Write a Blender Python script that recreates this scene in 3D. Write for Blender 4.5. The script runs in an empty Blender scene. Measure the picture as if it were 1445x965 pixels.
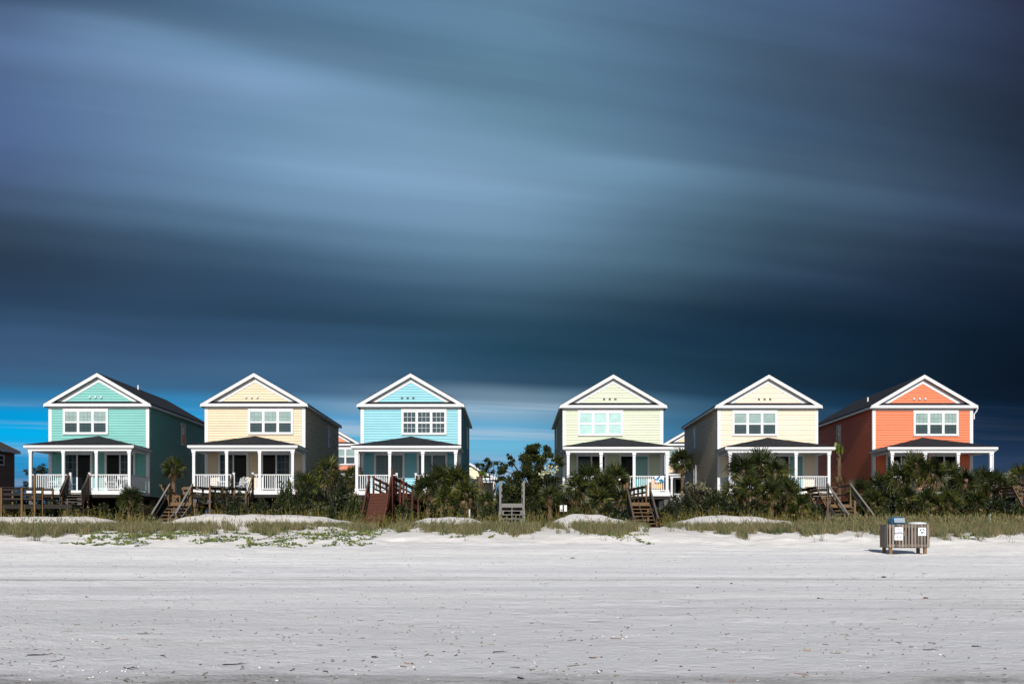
import bpy, math, random
from mathutils import Vector, Matrix, noise as mn
random.seed(7)
R = math.radians
S = bpy.context.scene
C = S.collection
F, CX, HY, CZ = 1355.0, 722.5, 757.0, 1.5      # focal length and camera height used to turn measured positions into metres
FY = 63.0                                      # distance of the house fronts


def P(px, py, Y):
    return Vector(((px - CX) * Y / F, Y, CZ + (HY - py) * Y / F))


def lerp(a, b, t):
    return a + (b - a) * t


def interp(tab, x):
    if x <= tab[0][0]:
        return tab[0][1]
    for (x0, y0), (x1, y1) in zip(tab, tab[1:]):
        if x <= x1:
            t = (x - x0) / (x1 - x0)
            return y0 + (y1 - y0) * t
    return tab[-1][1]


def sinterp(tab, x):
    if x <= tab[0][0]:
        return tab[0][1]
    for (x0, y0), (x1, y1) in zip(tab, tab[1:]):
        if x <= x1:
            t = (x - x0) / (x1 - x0)
            t = t * t * (3 - 2 * t)
            return y0 + (y1 - y0) * t
    return tab[-1][1]


def lin(c):
    c = c / 255.0
    return c / 12.92 if c <= 0.04045 else ((c + 0.055) / 1.055) ** 2.4


# ------------------------------------------------------------------ materials
MATS = {}


def nd(nt, typ, **kw):
    n = nt.nodes.new(typ)
    for k, v in kw.items():
        if k.startswith('i_'):
            key = k[2:]
            key = int(key) if key.isdigit() else key.replace('_', ' ')
            n.inputs[key].default_value = v
        else:
            setattr(n, k, v)
    return n


def mat_base(name, rough=.6, spec=.3):
    m = bpy.data.materials.new(name)
    m.use_nodes = True
    nt = m.node_tree
    b = nt.nodes['Principled BSDF']
    b.inputs['Roughness'].default_value = rough
    b.inputs['Specular IOR Level'].default_value = spec
    MATS[name] = m
    return m, nt, b


def ramp(nt, stops, interp_='LINEAR'):
    r = nt.nodes.new('ShaderNodeValToRGB')
    cr = r.color_ramp
    cr.interpolation = interp_
    while len(cr.elements) < len(stops):
        cr.elements.new(0.5)
    for e, (p, c) in zip(cr.elements, stops):
        e.position = p
        e.color = (c[0], c[1], c[2], 1)
    return r


def paint(name, col, rough=.55, var=.08, scale=1.2, stretch=(1, 1, 4), spec=.3, bump=0.0, fine=0.0):
    m, nt, b = mat_base(name, rough, spec)
    tc = nd(nt, 'ShaderNodeTexCoord')
    mp = nd(nt, 'ShaderNodeMapping')
    mp.inputs['Scale'].default_value = stretch
    nt.links.new(tc.outputs['Object'], mp.inputs[0])
    n = nd(nt, 'ShaderNodeTexNoise', i_Scale=scale, i_Detail=6.0, i_Roughness=.65)
    nt.links.new(mp.outputs[0], n.inputs['Vector'])
    lo = [max(0, c * (1 - var)) for c in col]
    hi = [min(1, c * (1 + var)) for c in col]
    r = ramp(nt, [(.3, lo), (.7, hi)])
    nt.links.new(n.outputs[0], r.inputs[0])
    out = r.outputs[0]
    if fine > 0:
        n2 = nd(nt, 'ShaderNodeTexNoise', i_Scale=28.0, i_Detail=3.0)
        nt.links.new(mp.outputs[0], n2.inputs['Vector'])
        mm = nd(nt, 'ShaderNodeMapRange')
        mm.inputs[1].default_value = .3
        mm.inputs[2].default_value = .7
        mm.inputs[3].default_value = 1 - fine
        mm.inputs[4].default_value = 1 + fine
        nt.links.new(n2.outputs[0], mm.inputs[0])
        vm = nd(nt, 'ShaderNodeVectorMath', operation='SCALE')
        nt.links.new(out, vm.inputs[0])
        nt.links.new(mm.outputs[0], vm.inputs['Scale'])
        out = vm.outputs[0]
    nt.links.new(out, b.inputs['Base Color'])
    if bump:
        bp = nd(nt, 'ShaderNodeBump', i_Strength=bump, i_Distance=.02)
        nt.links.new(n.outputs[0], bp.inputs['Height'])
        nt.links.new(bp.outputs[0], b.inputs['Normal'])
    return m


def wood(name, c1, c2, rough=.85, grain=(3, 3, 3)):
    """Weathered lumber: per-board tone plus grain."""
    m, nt, b = mat_base(name, rough, .2)
    tc = nd(nt, 'ShaderNodeTexCoord')
    mp = nd(nt, 'ShaderNodeMapping')
    mp.inputs['Scale'].default_value = grain
    nt.links.new(tc.outputs['Object'], mp.inputs[0])
    n = nd(nt, 'ShaderNodeTexNoise', i_Scale=4.0, i_Detail=8.0, i_Roughness=.7)
    nt.links.new(mp.outputs[0], n.inputs['Vector'])
    g = nd(nt, 'ShaderNodeNewGeometry')
    ad = nd(nt, 'ShaderNodeMath', operation='MULTIPLY_ADD')
    ad.inputs[1].default_value = .7
    nt.links.new(g.outputs['Random Per Island'], ad.inputs[0])
    sc = nd(nt, 'ShaderNodeMath', operation='MULTIPLY_ADD')
    sc.inputs[1].default_value = .9
    sc.inputs[2].default_value = -.3
    nt.links.new(n.outputs[0], sc.inputs[0])
    nt.links.new(sc.outputs[0], ad.inputs[2])
    mid = [(a + d) / 2 for a, d in zip(c1, c2)]
    r = ramp(nt, [(.0, c1), (.5, mid), (1, c2)])
    nt.links.new(ad.outputs[0], r.inputs[0])
    nt.links.new(r.outputs[0], b.inputs['Base Color'])
    bp = nd(nt, 'ShaderNodeBump', i_Strength=.4, i_Distance=.01)
    nt.links.new(n.outputs[0], bp.inputs['Height'])
    nt.links.new(bp.outputs[0], b.inputs['Normal'])
    return m


def leafmat(name, stops, rough=.5, trans=.25, spec=.35):
    m, nt, b = mat_base(name, rough, spec)
    g = nd(nt, 'ShaderNodeNewGeometry')
    tc = nd(nt, 'ShaderNodeTexCoord')
    n = nd(nt, 'ShaderNodeTexNoise', i_Scale=1.3, i_Detail=3.0)
    nt.links.new(tc.outputs['Object'], n.inputs['Vector'])
    oi = nd(nt, 'ShaderNodeObjectInfo')
    a = nd(nt, 'ShaderNodeMath', operation='MULTIPLY_ADD')
    a.inputs[1].default_value = .62
    nt.links.new(g.outputs['Random Per Island'], a.inputs[0])
    s = nd(nt, 'ShaderNodeMath', operation='MULTIPLY_ADD')
    s.inputs[1].default_value = .9
    s.inputs[2].default_value = -.32
    nt.links.new(n.outputs[0], s.inputs[0])
    nt.links.new(s.outputs[0], a.inputs[2])
    o = nd(nt, 'ShaderNodeMath', operation='MULTIPLY_ADD')
    o.inputs[1].default_value = .16
    nt.links.new(oi.outputs['Random'], o.inputs[0])
    nt.links.new(a.outputs[0], o.inputs[2])
    r = ramp(nt, stops)
    nt.links.new(o.outputs[0], r.inputs[0])
    nt.links.new(r.outputs[0], b.inputs['Base Color'])
    if trans:
        t = nd(nt, 'ShaderNodeBsdfTranslucent')
        nt.links.new(r.outputs[0], t.inputs['Color'])
        mx = nd(nt, 'ShaderNodeMixShader', i_0=trans)
        nt.links.new(b.outputs[0], mx.inputs[1])
        nt.links.new(t.outputs[0], mx.inputs[2])
        nt.links.new(mx.outputs[0], nt.nodes['Material Output'].inputs['Surface'])
    return m


WHITE = paint('white_trim', (.54, .545, .555), .5, .03, fine=.02)
GREYWHITE = paint('grey_white', (.55, .57, .60), .6, .05)
CEIL = paint('porch_ceiling', (.50, .51, .52), .7, .04)
DARKVOID = paint('dark_interior', (.012, .013, .015), .8, .1)
ALU = paint('grey_aluminium', (.45, .47, .5), .45, .05)


def shingles():
    m, nt, b = mat_base('asphalt_shingles', .85, .25)
    tc = nd(nt, 'ShaderNodeTexCoord')
    mp = nd(nt, 'ShaderNodeMapping')
    mp.inputs['Scale'].default_value = (1, 1, 1)
    nt.links.new(tc.outputs['Object'], mp.inputs[0])
    n = nd(nt, 'ShaderNodeTexNoise', i_Scale=9.0, i_Detail=6.0, i_Roughness=.75)
    nt.links.new(mp.outputs[0], n.inputs['Vector'])
    v = nd(nt, 'ShaderNodeTexVoronoi', i_Scale=5.0)
    nt.links.new(mp.outputs[0], v.inputs['Vector'])
    mx = nd(nt, 'ShaderNodeMix', data_type='FLOAT')
    mx.inputs[0].default_value = .35
    nt.links.new(n.outputs[0], mx.inputs[2])
    sp = nd(nt, 'ShaderNodeSeparateColor')
    nt.links.new(v.outputs['Color'], sp.inputs[0])
    nt.links.new(sp.outputs[0], mx.inputs[3])
    r = ramp(nt, [(.25, (.005, .0055, .008)), (.55, (.010, .011, .015)), (.8, (.022, .024, .030))])
    nt.links.new(mx.outputs[0], r.inputs[0])
    nt.links.new(r.outputs[0], b.inputs['Base Color'])
    bp = nd(nt, 'ShaderNodeBump', i_Strength=.6, i_Distance=.02)
    nt.links.new(mx.outputs[0], bp.inputs['Height'])
    nt.links.new(bp.outputs[0], b.inputs['Normal'])
    return m


SHING = shingles()


def glass(name, col, rough=.10, spec=.3):
    m, nt, b = mat_base(name, rough, spec)
    tc = nd(nt, 'ShaderNodeTexCoord')
    n = nd(nt, 'ShaderNodeTexNoise', i_Scale=1.6, i_Detail=2.0)
    nt.links.new(tc.outputs['Object'], n.inputs['Vector'])
    r = ramp(nt, [(.3, [c * .9 for c in col]), (.7, [c * 1.1 for c in col])])
    nt.links.new(n.outputs[0], r.inputs[0])
    nt.links.new(r.outputs[0], b.inputs['Base Color'])
    bp = nd(nt, 'ShaderNodeBump', i_Strength=.05, i_Distance=.05)
    nt.links.new(n.outputs[0], bp.inputs['Height'])
    nt.links.new(bp.outputs[0], b.inputs['Normal'])
    return m


G_DARK = glass('glass_dark', (.004, .006, .008), .12, .06)
G_GREY = glass('glass_screened', (.034, .056, .062), .35, .10)
G_PALE = glass('glass_pale_blind', (.22, .30, .285), .15, .3)
G_TURQ = glass('glass_turquoise_blind', (.33, .49, .47), .15, .3)
G_TEAL = glass('glass_teal_curtain', (.10, .26, .27))
G_NAVY = glass('glass_navy', (.010, .026, .040), .1, .15)
G_CURT = glass('glass_curtain', (.10, .145, .16), .3, .12)
MUNT = paint('muntin_grey', (.15, .20, .20), .5, .02)
MUNTD = paint('muntin_dark', (.018, .026, .027), .5, .02)
VENTD = paint('vent_dark', (.06, .05, .035), .6, .1)

W_GREY = wood('weathered_wood', (.035, .030, .026), (.11, .088, .066))
W_TAN = wood('tan_lumber', (.05, .030, .017), (.185, .110, .055))
W_RED = wood('red_stained_wood', (.030, .010, .007), (.095, .034, .022))
W_SILVER = wood('silver_wood', (.085, .082, .078), (.21, .20, .185))
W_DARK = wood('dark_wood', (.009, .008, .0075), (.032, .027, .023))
W_PILE = wood('pile_wood', (.05, .05, .05), (.12, .11, .10))
W_SLAT = wood('slat_wood', (.045, .037, .032), (.25, .205, .17), grain=(6, 6, 1.2))

M_BUSH = leafmat('bush_leaf', [(0, (.006, .011, .003)), (.4, (.018, .028, .006)), (.75, (.048, .055, .012)), (1, (.15, .14, .03))])
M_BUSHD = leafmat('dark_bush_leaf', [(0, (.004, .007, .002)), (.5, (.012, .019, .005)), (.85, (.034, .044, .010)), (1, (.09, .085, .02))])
M_OLIVE = leafmat('olive_leaf', [(0, (.008, .008, .003)), (.5, (.020, .020, .006)), (1, (.08, .062, .022))])
M_PALM = leafmat('palm_leaf', [(0, (.004, .008, .002)), (.4, (.014, .024, .006)), (.70, (.047, .052, .012)), (.87, (.135, .135, .028)), (1, (.25, .19, .085))], .45, .25, .3)
M_PALMY = leafmat('palm_leaf_yellow', [(0, (.05, .08, .01)), (.5, (.14, .19, .02)), (1, (.30, .33, .04))], .45, .35)
M_DEAD = leafmat('dead_frond', [(0, (.025, .015, .008)), (.5, (.085, .055, .028)), (1, (.25, .18, .10))], .8, .15, .1)
M_BARK = wood('palm_bark', (.045, .03, .018), (.15, .10, .06))
M_GRASS = leafmat('dune_grass_blade', [(0, (.03, .042, .018)), (.28, (.075, .095, .042)), (.48, (.15, .155, .075)), (.62, (.26, .215, .11)), (.76, (.13, .07, .045)), (.88, (.32, .25, .14)), (1, (.44, .37, .23))], .7, .3, .1)
M_RUSH = leafmat('tall_weed', [(0, (.03, .04, .008)), (.5, (.09, .09, .02)), (.8, (.20, .13, .04)), (1, (.30, .24, .10))], .7, .3, .1)
M_VINE = leafmat('vine_leaf', [(0, (.03, .06, .015)), (.5, (.08, .12, .025)), (.85, (.16, .18, .04)), (1, (.30, .22, .07))], .5, .2)
M_FLOWER = leafmat('cream_flower', [(0, (.45, .45, .25)), (1, (.80, .78, .50))], .7, .2)
M_PALEF = leafmat('pale_spray', [(0, (.14, .13, .06)), (1, (.36, .34, .2))], .7, .2)


# ------------------------------------------------------------------ mesh builder
class MB:
    def __init__(s, M=None):
        s.v, s.f, s.M = [], [], M

    def add(s, pts):
        b = len(s.v)
        for p in pts:
            p = Vector(p)
            s.v.append(tuple(s.M @ p) if s.M else tuple(p))
        return b

    def face(s, pts):
        b = s.add(pts)
        s.f.append(tuple(range(b, b + len(pts))))

    def box(s, x0, x1, y0, y1, z0, z1):
        b = s.add([(x0, y0, z0), (x1, y0, z0), (x1, y1, z0), (x0, y1, z0), (x0, y0, z1), (x1, y0, z1), (x1, y1, z1), (x0, y1, z1)])
        for q in ((0, 3, 2, 1), (4, 5, 6, 7), (0, 1, 5, 4), (1, 2, 6, 5), (2, 3, 7, 6), (3, 0, 4, 7)):
            s.f.append(tuple(b + i for i in q))

    def bar(s, p, q, w, h, up=(0, 0, 1)):
        p, q = Vector(p), Vector(q)
        d = (q - p).normalized()
        up = Vector(up)
        if abs(d.dot(up)) > .98:
            up = Vector((0, 1, 0))
        r = d.cross(up).normalized()
        u = r.cross(d)
        r, u = r * w / 2, u * h / 2
        b = s.add([p - r - u, p + r - u, p + r + u, p - r + u, q - r - u, q + r - u, q + r + u, q - r + u])
        for c in ((0, 1, 2, 3), (7, 6, 5, 4), (0, 4, 5, 1), (1, 5, 6, 2), (2, 6, 7, 3), (3, 7, 4, 0)):
            s.f.append(tuple(b + i for i in c))

    def tube(s, pts, rad, n=7):
        rings = []
        for i, p in enumerate(pts):
            p = Vector(p)
            d = (Vector(pts[min(i + 1, len(pts) - 1)]) - Vector(pts[max(i - 1, 0)])).normalized()
            a = d.cross(Vector((0, 1, .01)))
            if a.length < .1:
                a = d.cross(Vector((1, 0, 0)))
            a.normalize()
            c = d.cross(a)
            r = rad[i] if isinstance(rad, (list, tuple)) else rad
            rings.append(s.add([p + a * r * math.cos(2 * math.pi * k / n) + c * r * math.sin(2 * math.pi * k / n) for k in range(n)]))
        for a, b in zip(rings, rings[1:]):
            for k in range(n):
                s.f.append((a + k, a + (k + 1) % n, b + (k + 1) % n, b + k))
        s.f.append(tuple(rings[0] + k for k in range(n))[::-1])
        s.f.append(tuple(rings[-1] + k for k in range(n)))

    def lathe(s, c, prof, n=20):
        c = Vector(c)
        rings = [s.add([c + Vector((r * math.cos(2 * math.pi * k / n), r * math.sin(2 * math.pi * k / n), z)) for k in range(n)]) for r, z in prof]
        for a, b in zip(rings, rings[1:]):
            for k in range(n):
                s.f.append((a + k, a + (k + 1) % n, b + (k + 1) % n, b + k))
        s.f.append(tuple(rings[0] + k for k in range(n))[::-1])
        s.f.append(tuple(rings[-1] + k for k in range(n)))

    def build(s, name, m, parent=None, smooth=False, bevel=0):
        me = bpy.data.meshes.new(name)
        me.from_pydata(s.v, [], s.f)
        me.update()
        me.materials.append(m)
        if smooth:
            me.polygons.foreach_set('use_smooth', [True] * len(me.polygons))
        o = bpy.data.objects.new(name, me)
        C.objects.link(o)
        if parent:
            o.parent = parent
        if bevel:
            md = o.modifiers.new('b', 'BEVEL')
            md.width = bevel
            md.segments = 1
        return o


def tag(o, label=None, cat=None, group=None, kind=None):
    if label:
        o['label'] = label
    if cat:
        o['category'] = cat
    if group:
        o['group'] = group
    if kind:
        o['kind'] = kind
    return o


def empty(name, loc, label, cat, group=None, rz=0):
    o = bpy.data.objects.new(name, None)
    o.empty_display_size = .3
    C.objects.link(o)
    o.location = loc
    o.rotation_euler.z = rz
    return tag(o, label, cat, group)


# ------------------------------------------------------------------ ground
BASE = [(-400, -1.2), (-30, -.9), (2, -.2), (9, .10), (20, .42), (30, .69), (35.6, .84), (39.5, 1.03), (41.5, 1.30), (43, 1.58), (44.5, 1.74), (47, 1.88), (50, 1.95), (60, 2.0), (3000, 2.0)]
CREST = [(-200, 728), (0, 728), (120, 728), (150, 732), (182, 742), (205, 744), (217, 742), (240, 735), (268, 728), (295, 724.5), (400, 725.5), (450, 728), (490, 734), (515, 744), (575, 744), (588, 734), (605, 730), (636, 728),
         (660, 730), (692, 739), (705, 744), (765, 744), (775, 738), (790, 730), (806, 725), (842, 725), (868, 731), (895, 737), (915, 744), (930, 745), (943, 741), (965, 733), (985, 728), (1010, 726.5), (1065, 727.5), (1100, 733), (1140, 741), (1165, 745), (1500, 745), (1800, 735)]


def basez(Y):
    return interp(BASE, Y)


def gh(X, Y):
    z = basez(Y)
    if 40 < Y < 58:
        px = CX + X * F / 48.5
        cr = CZ + (HY - sinterp(CREST, px)) * 48.5 / F
        h = max(0, cr - basez(48.5) - .03)
        w = 1.9 if Y < 48.5 else 1.5
        z += h * math.exp(-((Y - 48.5) / w) ** 2)
    if -60 < X < 60 and 2 < Y < 62:
        v = Vector((X, Y, 0))
        k0 = max(0, min(1, (44 - Y) / 6))
        z += k0 * (.016 * mn.fractal(Vector((X * .35, Y * .9, 0)), .9, 2.1, 5) + .010 * mn.noise(Vector((X * 1.7, Y * 2.3, 4))))
        f_ = mn.noise(Vector((X * .16, Y * .22, 21)))
        if f_ > .12:
            z += k0 * min(1, (f_ - .12) * 5) * .026 * mn.noise(Vector((X * 1.9, Y * 2.4, 9)))
        if Y > 30:
            k = min(1, (Y - 30) / 8) * (1 if Y < 52 else .4)
            z += .05 * k * mn.fractal(Vector((X * .45, Y * .7, 3)), 1, 2, 4)
        # lumpy little scarp where the grass begins
        k = math.exp(-((Y - 41.8) / 1.6) ** 2)
        k2 = max(0, min(1, (Y - 40) / 2)) * max(0, min(1, (51 - Y) / 2))
        z += k2 * (.035 * mn.fractal(Vector((X * 1.4, Y * 1.9, 11)), .8, 2.1, 4))
        z += k * (.13 * mn.fractal(Vector((X * .33, Y * .5, 7)), .8, 2.1, 4) + .05 * mn.noise(Vector((X * 1.6, Y * 1.9, 1))))
    return z


def axis(lo, hi, step, far, grow=1.25):
    a = []
    x = lo
    while x < hi + 1e-6:
        a.append(x)
        x += step
    st = step
    b = a[-1]
    while b < far[1]:
        st *= grow
        b += st
        a.append(b)
    st = step
    b = a[0]
    pre = []
    while b > far[0]:
        st *= grow
        b -= st
        pre.append(b)
    return pre[::-1] + a


def ground():
    xs = axis(-44, 44, .22, (-2500, 2500))
    ys = axis(7, 56, .17, (-400, 3000))
    nx = len(xs)
    vs = [(x, y, gh(x, y)) for y in ys for x in xs]
    fs = [(j * nx + i, j * nx + i + 1, (j + 1) * nx + i + 1, (j + 1) * nx + i) for j in range(len(ys) - 1) for i in range(nx - 1)]
    me = bpy.data.meshes.new('beach_sand')
    me.from_pydata(vs, [], fs)
    me.update()
    me.polygons.foreach_set('use_smooth', [True] * len(fs))
    m, nt, b = mat_base('sand', .95, .12)
    L = nt.links
    tc = nd(nt, 'ShaderNodeTexCoord')
    pos = tc.outputs['Object']
    sx = nd(nt, 'ShaderNodeSeparateXYZ')
    L.new(pos, sx.inputs[0])

    def noise(scale, st=(1, 1, 1), det=5.0, rough=.6):
        mp = nd(nt, 'ShaderNodeMapping')
        mp.inputs['Scale'].default_value = st
        L.new(pos, mp.inputs[0])
        n = nd(nt, 'ShaderNodeTexNoise', i_Scale=scale, i_Detail=det, i_Roughness=rough)
        L.new(mp.outputs[0], n.inputs['Vector'])
        return n.outputs[0]

    def mrange(x, a, b_, c, d, smooth=False):
        n = nd(nt, 'ShaderNodeMapRange')
        if smooth:
            n.interpolation_type = 'SMOOTHSTEP'
        L.new(x, n.inputs[0])
        for i, v_ in zip((1, 2, 3, 4), (a, b_, c, d)):
            n.inputs[i].default_value = v_
        return n.outputs[0]

    def math_(op, a, b_=None):
        n = nd(nt, 'ShaderNodeMath', operation=op)
        for i, q in enumerate((a, b_)):
            if q is None:
                continue
            if isinstance(q, (int, float)):
                n.inputs[i].default_value = q
            else:
                L.new(q, n.inputs[i])
        return n.outputs[0]

    def mix(fac, a, b_):
        n = nd(nt, 'ShaderNodeMix', data_type='RGBA')
        L.new(fac, n.inputs[0])
        for i, q in ((6, a), (7, b_)):
            if isinstance(q, tuple):
                n.inputs[i].default_value = (*q, 1)
            else:
                L.new(q, n.inputs[i])
        return n.outputs[2]
    yw = math_('ADD', sx.outputs[1], mrange(noise(.12, (.5, 1, 1)), 0, 1, -2.5, 2.5))
    # damp packed sand towards the sea, dry pale sand up the beach
    col = nd(nt, 'ShaderNodeValToRGB')
    cr = col.color_ramp
    st = [(0, (.57, .565, .575)), (.2, (.68, .67, .67)), (.42, (.84, .825, .815)), (.62, (.88, .86, .835)), (.80, (.84, .81, .775)), (.90, (.65, .605, .55)), (1, (.58, .53, .465))]
    while len(cr.elements) < len(st):
        cr.elements.new(.5)
    for e, (p, c) in zip(cr.elements, st):
        e.position = p
        e.color = (*c, 1)
    L.new(mrange(yw, 7, 47, 0, 1), col.inputs[0])
    c0 = col.outputs[0]
    c0 = mix(mrange(noise(.22, (.18, 1.1, 1), 5, .6), .44, .64, 0, .42), c0, (.55, .56, .60))
    c0 = mix(mrange(noise(.9, (.3, 1, 1), 9, .75), .44, .66, 0, .34), c0, (.42, .41, .40))
    # broad streaks left by wind and tide
    c1 = mix(mrange(noise(.5, (.12, 1.6, 1), 8, .7), .40, .68, 0, .42), c0, (.46, .45, .45))
    c1 = mix(mrange(noise(14, (.35, 1, 1), 5, .8), .50, .72, 0, .42), c1, (.34, .315, .30))
    c1 = mix(mrange(noise(60, (1, 1, 1), 2, .9), .70, .84, 0, .4), c1, (.17, .14, .11))
    c1 = mix(mrange(noise(80, (1, 1, 1), 2, .9), .70, .8, 0, .4), c1, (.80, .79, .77))

    def line(c, y0, w, amt, colr, wob=.6, brk=(.35, .6)):
        yy = math_('ADD', sx.outputs[1], mrange(noise(.10, (1, .2, 1), 6), 0, 1, -wob, wob))
        d = math_('ABSOLUTE', math_('SUBTRACT', yy, y0))
        f = mrange(d, 0, w, amt, 0)
        f = math_('MULTIPLY', f, mrange(noise(.45, (.35, 3, 1), 6, .7), brk[0], brk[1], .15, 1))
        return mix(f, c, colr)
    c1 = line(c1, 22.6, .55, .8, (.21, .19, .165), .5)
    c1 = line(c1, 23.3, .22, .45, (.24, .22, .19), .5)
    c1 = line(c1, 17.6, .16, .45, (.26, .235, .21), .6, (.45, .6))
    c1 = line(c1, 20.3, .18, .35, (.26, .235, .21), 1.2, (.45, .6))
    c1 = line(c1, 15.9, .12, .35, (.26, .24, .22), .9, (.45, .6))
    wet = mrange(math_('ADD', sx.outputs[1], mrange(noise(.9, (.35, 1.2, 1), 7, .7), 0, 1, -.9, .9)), 9.45, 9.8, 1, 0, True)
    c1 = mix(math_('MULTIPLY', wet, mrange(noise(1.1, (.5, 1, 1), 6, .7), .38, .6, .15, .8)), c1, mix(mrange(noise(22, (1, 1, 1), 4, .8), .4, .62, 0, 1), (.11, .105, .10), (.33, .32, .31)))
    veg = mrange(math_('ADD', sx.outputs[1], mrange(noise(.6, (1, 1, 1), 6, .7), 0, 1, -1.0, 1.0)), 50.2, 51.2, 0, 1, True)
    c1 = mix(veg, c1, mix(mrange(noise(3, (1, 1, 1), 6, .7), .35, .65, 0, 1), (.05, .05, .026), (.13, .105, .07)))
    L.new(c1, b.inputs['Base Color'])
    h = math_('ADD', math_('MULTIPLY', noise(3.2, (.8, 1.2, 1), 8, .72), 1.0), math_('MULTIPLY', noise(24, (1, 1, 1), 4, .7), .25))
    v = nd(nt, 'ShaderNodeTexVoronoi', i_Scale=1.3, feature='SMOOTH_F1')
    mp = nd(nt, 'ShaderNodeMapping')
    L.new(pos, mp.inputs[0])
    L.new(mp.outputs[0], v.inputs['Vector'])
    fp = math_('MULTIPLY', mrange(v.outputs[0], 0, .28, -1, 0, True), mrange(noise(.16, (1, .6, 1), 2), .5, .62, 0, .9))
    h = math_('ADD', h, fp)
    bp = nd(nt, 'ShaderNodeBump', i_Strength=.8, i_Distance=.075)
    L.new(h, bp.inputs['Height'])
    L.new(bp.outputs[0], b.inputs['Normal'])
    me.materials.append(m)
    o = bpy.data.objects.new('beach_sand', me)
    C.objects.link(o)
    tag(o, 'pale beach sand rising to low dunes', 'sand', kind='structure')


ground()


# ------------------------------------------------------------------ houses
LAP = .165


def laps(mb, fn, lo, hi, z0, z1, lip=.046):
    """Lapped boards on a wall: fn maps (s, outward, z); lo/hi give the wall's ends at height z."""
    z = z0
    while z < z1 - 1e-4:
        t = min(z + LAP, z1)
        a0, b0, a1, b1 = lo(z), hi(z), lo(t), hi(t)
        if b0 - a0 > .01:
            if b1 < a1:
                a1 = b1 = (a1 + b1) / 2
            mb.face([fn(a0, lip, z), fn(b0, lip, z), fn(b1, .004, t), fn(a1, .004, t)])
            mb.face([fn(a0, .004, z), fn(b0, .004, z), fn(b0, lip, z), fn(a0, lip, z)])
        z = t


HW, HD = 3.25, 12.0
EO, FO = 3.47, .30      # eave half width, front overhang
ZE, ZA = 8.18, 10.19
SL = (ZA - ZE) / EO


def window_front(root, x0, z0, x1, z1, y, panes, mat_top, mat_bot, grid_top=True, grid_bot=True, n=3, label=None):
    W, Hh = x1 - x0, z1 - z0
    m = MB()
    fo = .045
    t = .145
    gap = .165
    pw = (W - 2 * t - (n - 1) * gap) / n
    zt0, zt1 = z0 + Hh * .505, z1 - Hh * .12
    zb0, zb1 = z0 + Hh * .085, z0 + Hh * .445
    yf = y - fo - .03
    m.box(x0, x1, yf, y, z1 - Hh * .12, z1)
    m.box(x0, x1, yf - .02, y, z0, zb0)
    xs = []
    for i in range(n):
        a = x0 + t + i * (pw + gap)
        xs.append((a, a + pw))
    m.box(x0, xs[0][0], yf, y, zb0, zt1)
    m.box(xs[-1][1], x1, yf, y, zb0, zt1)
    for (a, b), (c, d) in zip(xs, xs[1:]):
        m.box(b, c, yf, y, zb0, zt1)
    for a, b in xs:
        m.box(a, b, yf + .012, y, zb1, zt0)
    w = m.build('window', WHITE, root)
    if label:
        w['label'] = label
    for a, b in xs:
        q = MB()
        q.face([(a, y - .042, zt0), (b, y - .042, zt0), (b, y - .042, zt1), (a, y - .042, zt1)])
        q.build('upper_pane', mat_top, w)
        q = MB()
        q.face([(a, y - .038, zb0), (b, y - .038, zb0), (b, y - .038, zb1), (a, y - .038, zb1)])
        q.build('lower_pane', mat_bot, w)
    for lo, hi, on, mt_ in ((zt0, zt1, grid_top, MUNT), (zb0, zb1, grid_bot, MUNTD)):
        if not on:
            continue
        g = MB()
        for a, b in xs:
            if on:
                for k in (1, 2):
                    xx = lerp(a, b, k / 3)
                    g.box(xx - .011, xx + .011, y - .052, y - .043, lo, hi)
                zz = (lo + hi) / 2
                g.box(a, b, y - .054, y - .0445, zz - .011, zz + .011)
        g.build('window_grid', ALU if grid_bot == 'white' else mt_, w)


def slider(root, x0, x1, z0, z1, mats, grids):
    y = 0
    m = MB()
    t = .14
    m.box(x0, x0 + t, -.095, y, z0, z1)
    m.box(x1 - t, x1, -.095, y, z0, z1)
    m.box(x0 + t, x1 - t, -.095, y, z1 - t - .02, z1)
    m.box(x0 + t, x1 - t, -.095, y, z0, z0 + .06)
    mid = (x0 + x1) / 2
    m.box(mid - .045, mid + .045, -.08, y, z0 + .06, z1 - t - .02)
    d = m.build('sliding_door', WHITE, root)
    for (a, b), mt, gr in zip(((x0 + t, mid - .045), (mid + .045, x1 - t)), mats, grids):
        q = MB()
        q.box(a, b, -.062, -.052, z0 + .06, z1 - t - .02)
        q.build('door_pane', mt, d)
        if gr:
            g = MB()
            for k in (1, 2):
                xx = lerp(a, b, k / 3)
                g.box(xx - .01, xx + .01, -.070, -.063, z0 + .06, z1 - t - .02)
            for k in (1, 2, 3, 4):
                zz = lerp(z0 + .06, z1 - t - .02, k / 5)
                g.box(a, b, -.072, -.0645, zz - .01, zz + .01)
            g.build('door_grid', MUNT, d)


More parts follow.
